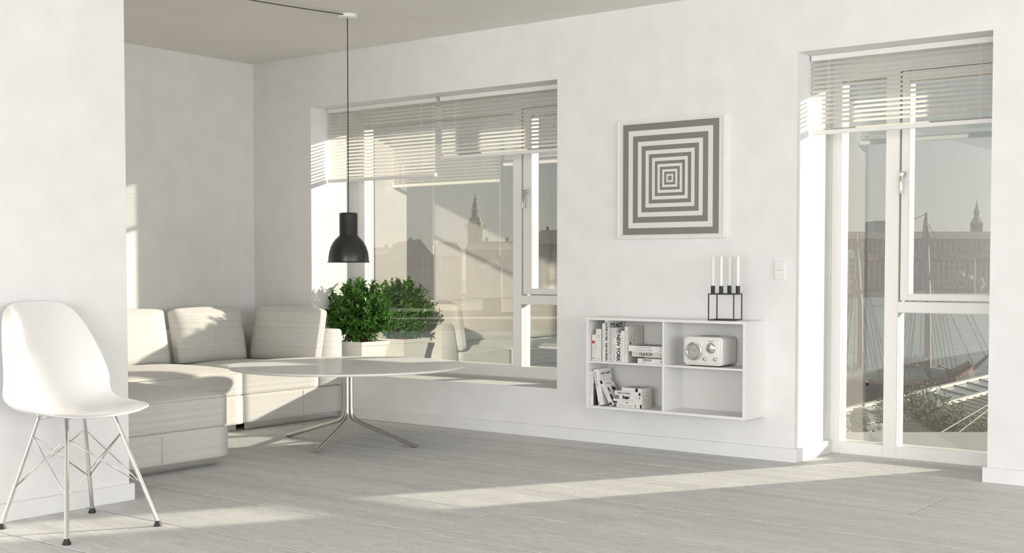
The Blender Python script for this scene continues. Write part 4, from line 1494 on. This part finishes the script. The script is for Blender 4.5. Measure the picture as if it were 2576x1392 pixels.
e1, e2 = A2 + nrm * wr_ - zu * .36, B2 + nrm * wr_ - zu * .36
g1, g2 = A2 + nrm * 22 - zu * 4.6, B2 + nrm * 22 - zu * 4.6
slab(A2, B2, e2, e1, .12, 'rooflight', SKYL, t)
slab(e1, e2, g2, g1, .2, 'roof', SEAMR, t)
b1_, b2_ = A2 - nrm * 9 - zu * 3, B2 - nrm * 9 - zu * 3
slab(b1_, b2_, B2, A2, .2, 'rear_roof', SEAMR, t)
MB().tube([A2 + zu * .06, B2 + zu * .06], .14, 5).build('ridge_trim', TRIMW, t)
MB().tube([e1 + zu * .06, e2 + zu * .06], .16, 5).build('rooflight_trim', TRIMW, t)
Ltot = (B2 - A2).length
k = 0; s0 = 0
while s0 < Ltot and k < 95:
    p = e1 + u_ * s0; q_ = g1 + u_ * s0
    if k % 2 == 0: MB().tube([A2 + u_ * s0 + zu * .05, p + zu * .05], .05, 4).build('glazing_bar', TRIMW, t)
    MB().box(-.05, -.05, 0, .05, .05, 1) if False else None
    MB().tube([p + zu * .08, q_ + zu * .08], .028, 4).build('standing_seam', SEAMD, t)
    s0 += 1.15; k += 1
MB().add([tuple(v) for v in (g1, g2, Vector((g2.x, g2.y, ZW)), Vector((g1.x, g1.y, ZW)), b1_, b2_, Vector((b2_.x, b2_.y, ZW)), Vector((b1_.x, b1_.y, ZW)))], [(0, 1, 2, 3), (4, 7, 6, 5)]).build('wall', BRICKR, t)

# bushy tree just below the balcony


def leafy(name, label, px, py_top, dist, rad, count, seed, m, ls=.09, group=None):
    rs = random.Random(seed)
    t = root(name, label, 'tree', px, dist, 0, group)
    zt_ = hz(py_top, dist)
    zc_ = zt_ - rad[2]
    lv = []; lf = []
    cl = [(rs.uniform(-1, 1), rs.uniform(-1, 1), rs.uniform(-1, 1), rs.uniform(.28, .5)) for _ in range(26)]
    for k in range(count):
        c0 = cl[k % len(cl)]
        d = Vector((rs.gauss(0, 1), rs.gauss(0, 1), rs.gauss(0, 1))).normalized() * c0[3] * rs.uniform(.6, 1.1)
        q = Vector((c0[0] * .72 + d.x, c0[1] * .72 + d.y, c0[2] * .6 + d.z))
        if q.length > 1.15: continue
        p = Vector((q.x * rad[0], q.y * rad[1], zc_ + q.z * rad[2]))
        a = Vector((rs.gauss(0, 1), rs.gauss(0, 1), rs.gauss(0, 1))).normalized(); b_ = a.orthogonal().normalized()
        L_ = ls * rs.uniform(.7, 1.4)
        i = len(lv)
        lv += [p - a * L_, p + b_ * L_ * .5, p + a * L_, p - b_ * L_ * .5]; lf.append((i, i + 1, i + 2, i + 3))
    me = bpy.data.meshes.new('crown'); me.from_pydata([tuple(v) for v in lv], [], lf)
    link('crown', me, m, t)
    MB().tube([(0, 0, 0), (.1, 0, zc_ * .6), (0, .1, zc_)], [.25, .18, .1], 8).build('trunk', STEM, t)
    for k in range(9):
        a = k * 2.4
        MB().tube([(0, 0, zc_ * .75), (rad[0] * .4 * math.cos(a), rad[1] * .4 * math.sin(a), zc_ - .3), (rad[0] * .75 * math.cos(a), rad[1] * .75 * math.sin(a), zc_ + rad[2] * .3 * math.sin(k))], [.08, .05, .02], 5).build('branch', STEM, t)
    return t


leafy('leafy_tree', 'bushy yellow-green tree in front of the shed roof, largest below the balcony', 2305, 948, 27, (1.25, 1.3, 1.5), 24000, 3, FOLI, .03)
leafy('leafy_tree', 'lower bushy tree at the right in front of the shed roof', 2435, 1030, 26, (.75, 1.0, 1.0), 11000, 7, FOLI, .028)
leafy('leafy_tree', 'bushy tree seen in the narrow side light of the balcony door', 2205, 1000, 27.5, (.55, .9, 1.1), 8500, 9, FOLI, .028)
t = root('bush', 'pale blossoming bush at the foot of the side light', 'bush', 2208, 13.2)
rs = random.Random(2); bm = bmesh.new()
zb_ = hz(1093, 13.2)
for k in range(26):
    bmesh.ops.create_icosphere(bm, subdivisions=2, radius=rs.uniform(.012, .03), matrix=Matrix.Translation((rs.uniform(-.085, .085), rs.uniform(-.04, .04), zb_ - .02 + rs.uniform(0, .11))))
me = bpy.data.meshes.new('blossom'); bm.to_mesh(me); bm.free()
link('blossom', me, mat('pale_blossom', (.62, .62, .58), .9), t)
MB().tube([(0, 0, zb_ - .25), (0, 0, zb_ + .02)], .01, 6).build('stalk', STEM, t)
# flat pale roof terrace directly below
D = 12.6
t = root('roof_terrace', 'pale flat terrace edge just outside below the balcony door', 'terrace', 2300, D)
t['kind'] = 'structure'
zt_ = hz(1093, D)
MB().box(-2.3, -5.2, zt_ - .35, 3.2, .1, zt_).build('terrace_slab', mat('pale_terrace', (.30, .30, .285), .9), t)
MB().box(-2.2, -5.1, 0, 3.1, 0, zt_ - .35).build('terrace_wall', PALE, t)
for pa, pb in (((2345, 1094), (2500, 1010)), ((2395, 1094), (2500, 1020))):
    a_ = at(pa[0], pa[1], 12.55); b_ = at(pb[0], pb[1], 16)
    c_ = b_ + (b_ - a_) * .8
    MB().tube([a_ - zu * .03, b_, c_], .0055, 6).build('cable', TRIMW, None)
    o = bpy.context.scene.objects[-1] if False else [x for x in bpy.data.objects if x.name.startswith('cable')][-1]
cabs = [x for x in bpy.data.objects if x.name.startswith('cable') and x.parent is None]
for o, lab in zip(cabs, ('white stay cable rising from the terrace edge, upper of the two', 'white stay cable rising from the terrace edge, lower of the two')):
    tag(o, lab, 'cable', 'stay cables outside the balcony door')


# buildings seen through the wide window
def house(label, px0, px1, dist, py_eave, py_ridge, wall, roof, gable=None, turn=0, depth=14, wins=None, chim=()):
    pc = (px0 + px1) / 2
    t = root('town_house', label, 'building', pc, dist, turn, 'buildings beyond the wide window')
    w2 = wid((px1 - px0) / 2, dist); ze, zr_ = hz(py_eave, dist), hz(py_ridge, dist)
    if gable:
        MB().prism([(-w2, 0), (w2, 0), (w2, ze), (0, zr_), (-w2, ze)], 0, depth, Matrix.Rotation(R(90), 4, 'X') @ Matrix.Scale(-1, 4, (0, 0, 1))).build('wall', wall, t)
        for sg in (-1, 1):
            MB().add([(sg * (w2 + .5), -.5, ze - .4), (sg * (w2 + .5), depth, ze - .4), (0, depth, zr_ + .25), (0, -.5, zr_ + .25), (sg * (w2 + .5), -.5, ze - .8), (sg * (w2 + .5), depth, ze - .8), (0, depth, zr_ - .1), (0, -.5, zr_ - .1)],
                     [(0, 1, 2, 3), (7, 6, 5, 4), (0, 3, 7, 4), (0, 4, 5, 1), (1, 5, 6, 2)]).build('roof', roof, t)
    else:
        MB().box(-w2, 0, 0, w2, depth, ze).build('wall', wall, t)
        MB().add([(-w2 - .4, -.6, ze - .2), (w2 + .4, -.6, ze - .2), (w2 + .4, depth + .6, ze - .2), (-w2 - .4, depth + .6, ze - .2), (-w2 + 1, depth / 2, zr_), (w2 - 1, depth / 2, zr_)],
                 [(0, 1, 5, 4), (2, 3, 4, 5), (1, 2, 5), (3, 0, 4), (0, 3, 2, 1)]).build('roof', roof, t)
    for cx_ in chim:
        xx = wid(cx_ - pc, dist); c = wid(4, dist)
        MB().box(xx - c, depth / 2 - 1, ze, xx + c, depth / 2 + 1, zr_ + wid(9, dist)).build('chimney', roof, t)
    if wins:
        for wx in wins[0]:
            for wy in wins[1]:
                xx, zz = wid(wx - pc, dist), hz(wy, dist)
                MB().box(xx - wins[2], -.15, zz - wins[3], xx + wins[2], .1, zz + wins[3]).build('window', PANE, t)
    return t


WS = house
WS('brown brick gabled house left of the church tower', 1020, 1092, 330, 648, 604, BRICKR, ROOFD, True, 14, 40, ((1064, 1077), (657, 679, 702), .45, .7), (1064,))
WS('long low house with a dark hipped roof left of the brown gable', 925, 1035, 400, 640, 622, BRICKT, ROOFT, None, 4, 16, None, (935, 970, 990))
WS('broad tan house with a hipped roof under the church tower', 1094, 1162, 365, 642, 608, BRICKT, ROOFT, None, 6, 16, ((1110, 1125, 1140), (660, 680), .4, .7))
WS('long tan house with chimneys and a tiled roof right of the church tower', 1172, 1300, 440, 628, 606, BRICKT, ROOFT, None, 2, 18, ((1190, 1215, 1240, 1265), (650, 672), .5, .8), (1225, 1278))
WS('low pale house with lit windows in front of the long tan house', 1215, 1262, 300, 672, 655, PALE, ROOFT, None, 0, 12, ((1222, 1228, 1236, 1244, 1252), (685, 700), .3, .5))
WS('dark gabled house with a square chimney behind the casement', 1330, 1480, 260, 612, 575, BRICKT, ROOFD, None, -10, 22, ((1365, 1385), (660,), .5, .8), (1360,))
D = 600
t = root('church_tower', 'pale church tower with a winding stepped spire beyond the wide window', 'church tower', 1196, D)
s_ = wid(1, D)
MB().lathe([(26 * s_, 0), (26 * s_, hz(580, D)), (28 * s_, hz(579, D)), (28 * s_, hz(575, D)), (25 * s_, hz(574, D)), (.01, hz(574, D))], 4, M45).build('tower_wall', BRICKT, t)
MB().lathe([(20 * s_, hz(575, D)), (20 * s_, hz(560, D)), (16 * s_, hz(558, D)), (15 * s_, hz(548, D)), (9 * s_, hz(546, D))], 8).build('belfry', BRICKT, t)
pr_ = [(9.5, 548), (9.0, 532), (11, 531), (10, 528), (7, 527), (6.6, 516), (8.3, 515), (7, 512), (4.6, 511), (4, 503), (5.2, 502), (3, 499), (1.6, 498), (1, 492), (1.8, 490), (.01, 488)]
MB().lathe([(a * s_, hz(b_, D)) for a, b_ in pr_], 10).build('spire', COPPER, t)
for k in range(4):
    a = R(45 + 90 * k + 45)
    MB().lathe([(1.6 * s_, hz(575, D)), (1.2 * s_, hz(566, D)), (.01, hz(563, D))], 6, Matrix.Translation((24 * s_ * math.cos(a), 24 * s_ * math.sin(a), 0))).build('pinnacle', BRICKT, t)
for z_ in (615, 595):
    MB().box(-3 * s_, -18.6 * s_, hz(z_, D), 3 * s_, -18 * s_, hz(z_ - 12, D)).build('tower_window', ROOFD, t)
# nearer quay seen below the houses in the wide window
q = root('near_quay', 'pale quay edge crossing the wide window', 'quay', 1000, 240)
q['kind'] = 'structure'
MB().box(-60, 0, -.5, 36, 12, hz(803, 240)).build('quay_deck', PALE, q)
MB().box(-58, 60, -.5, 40, 190, hz(785, 300)).build('quay_land', QUAY, q)
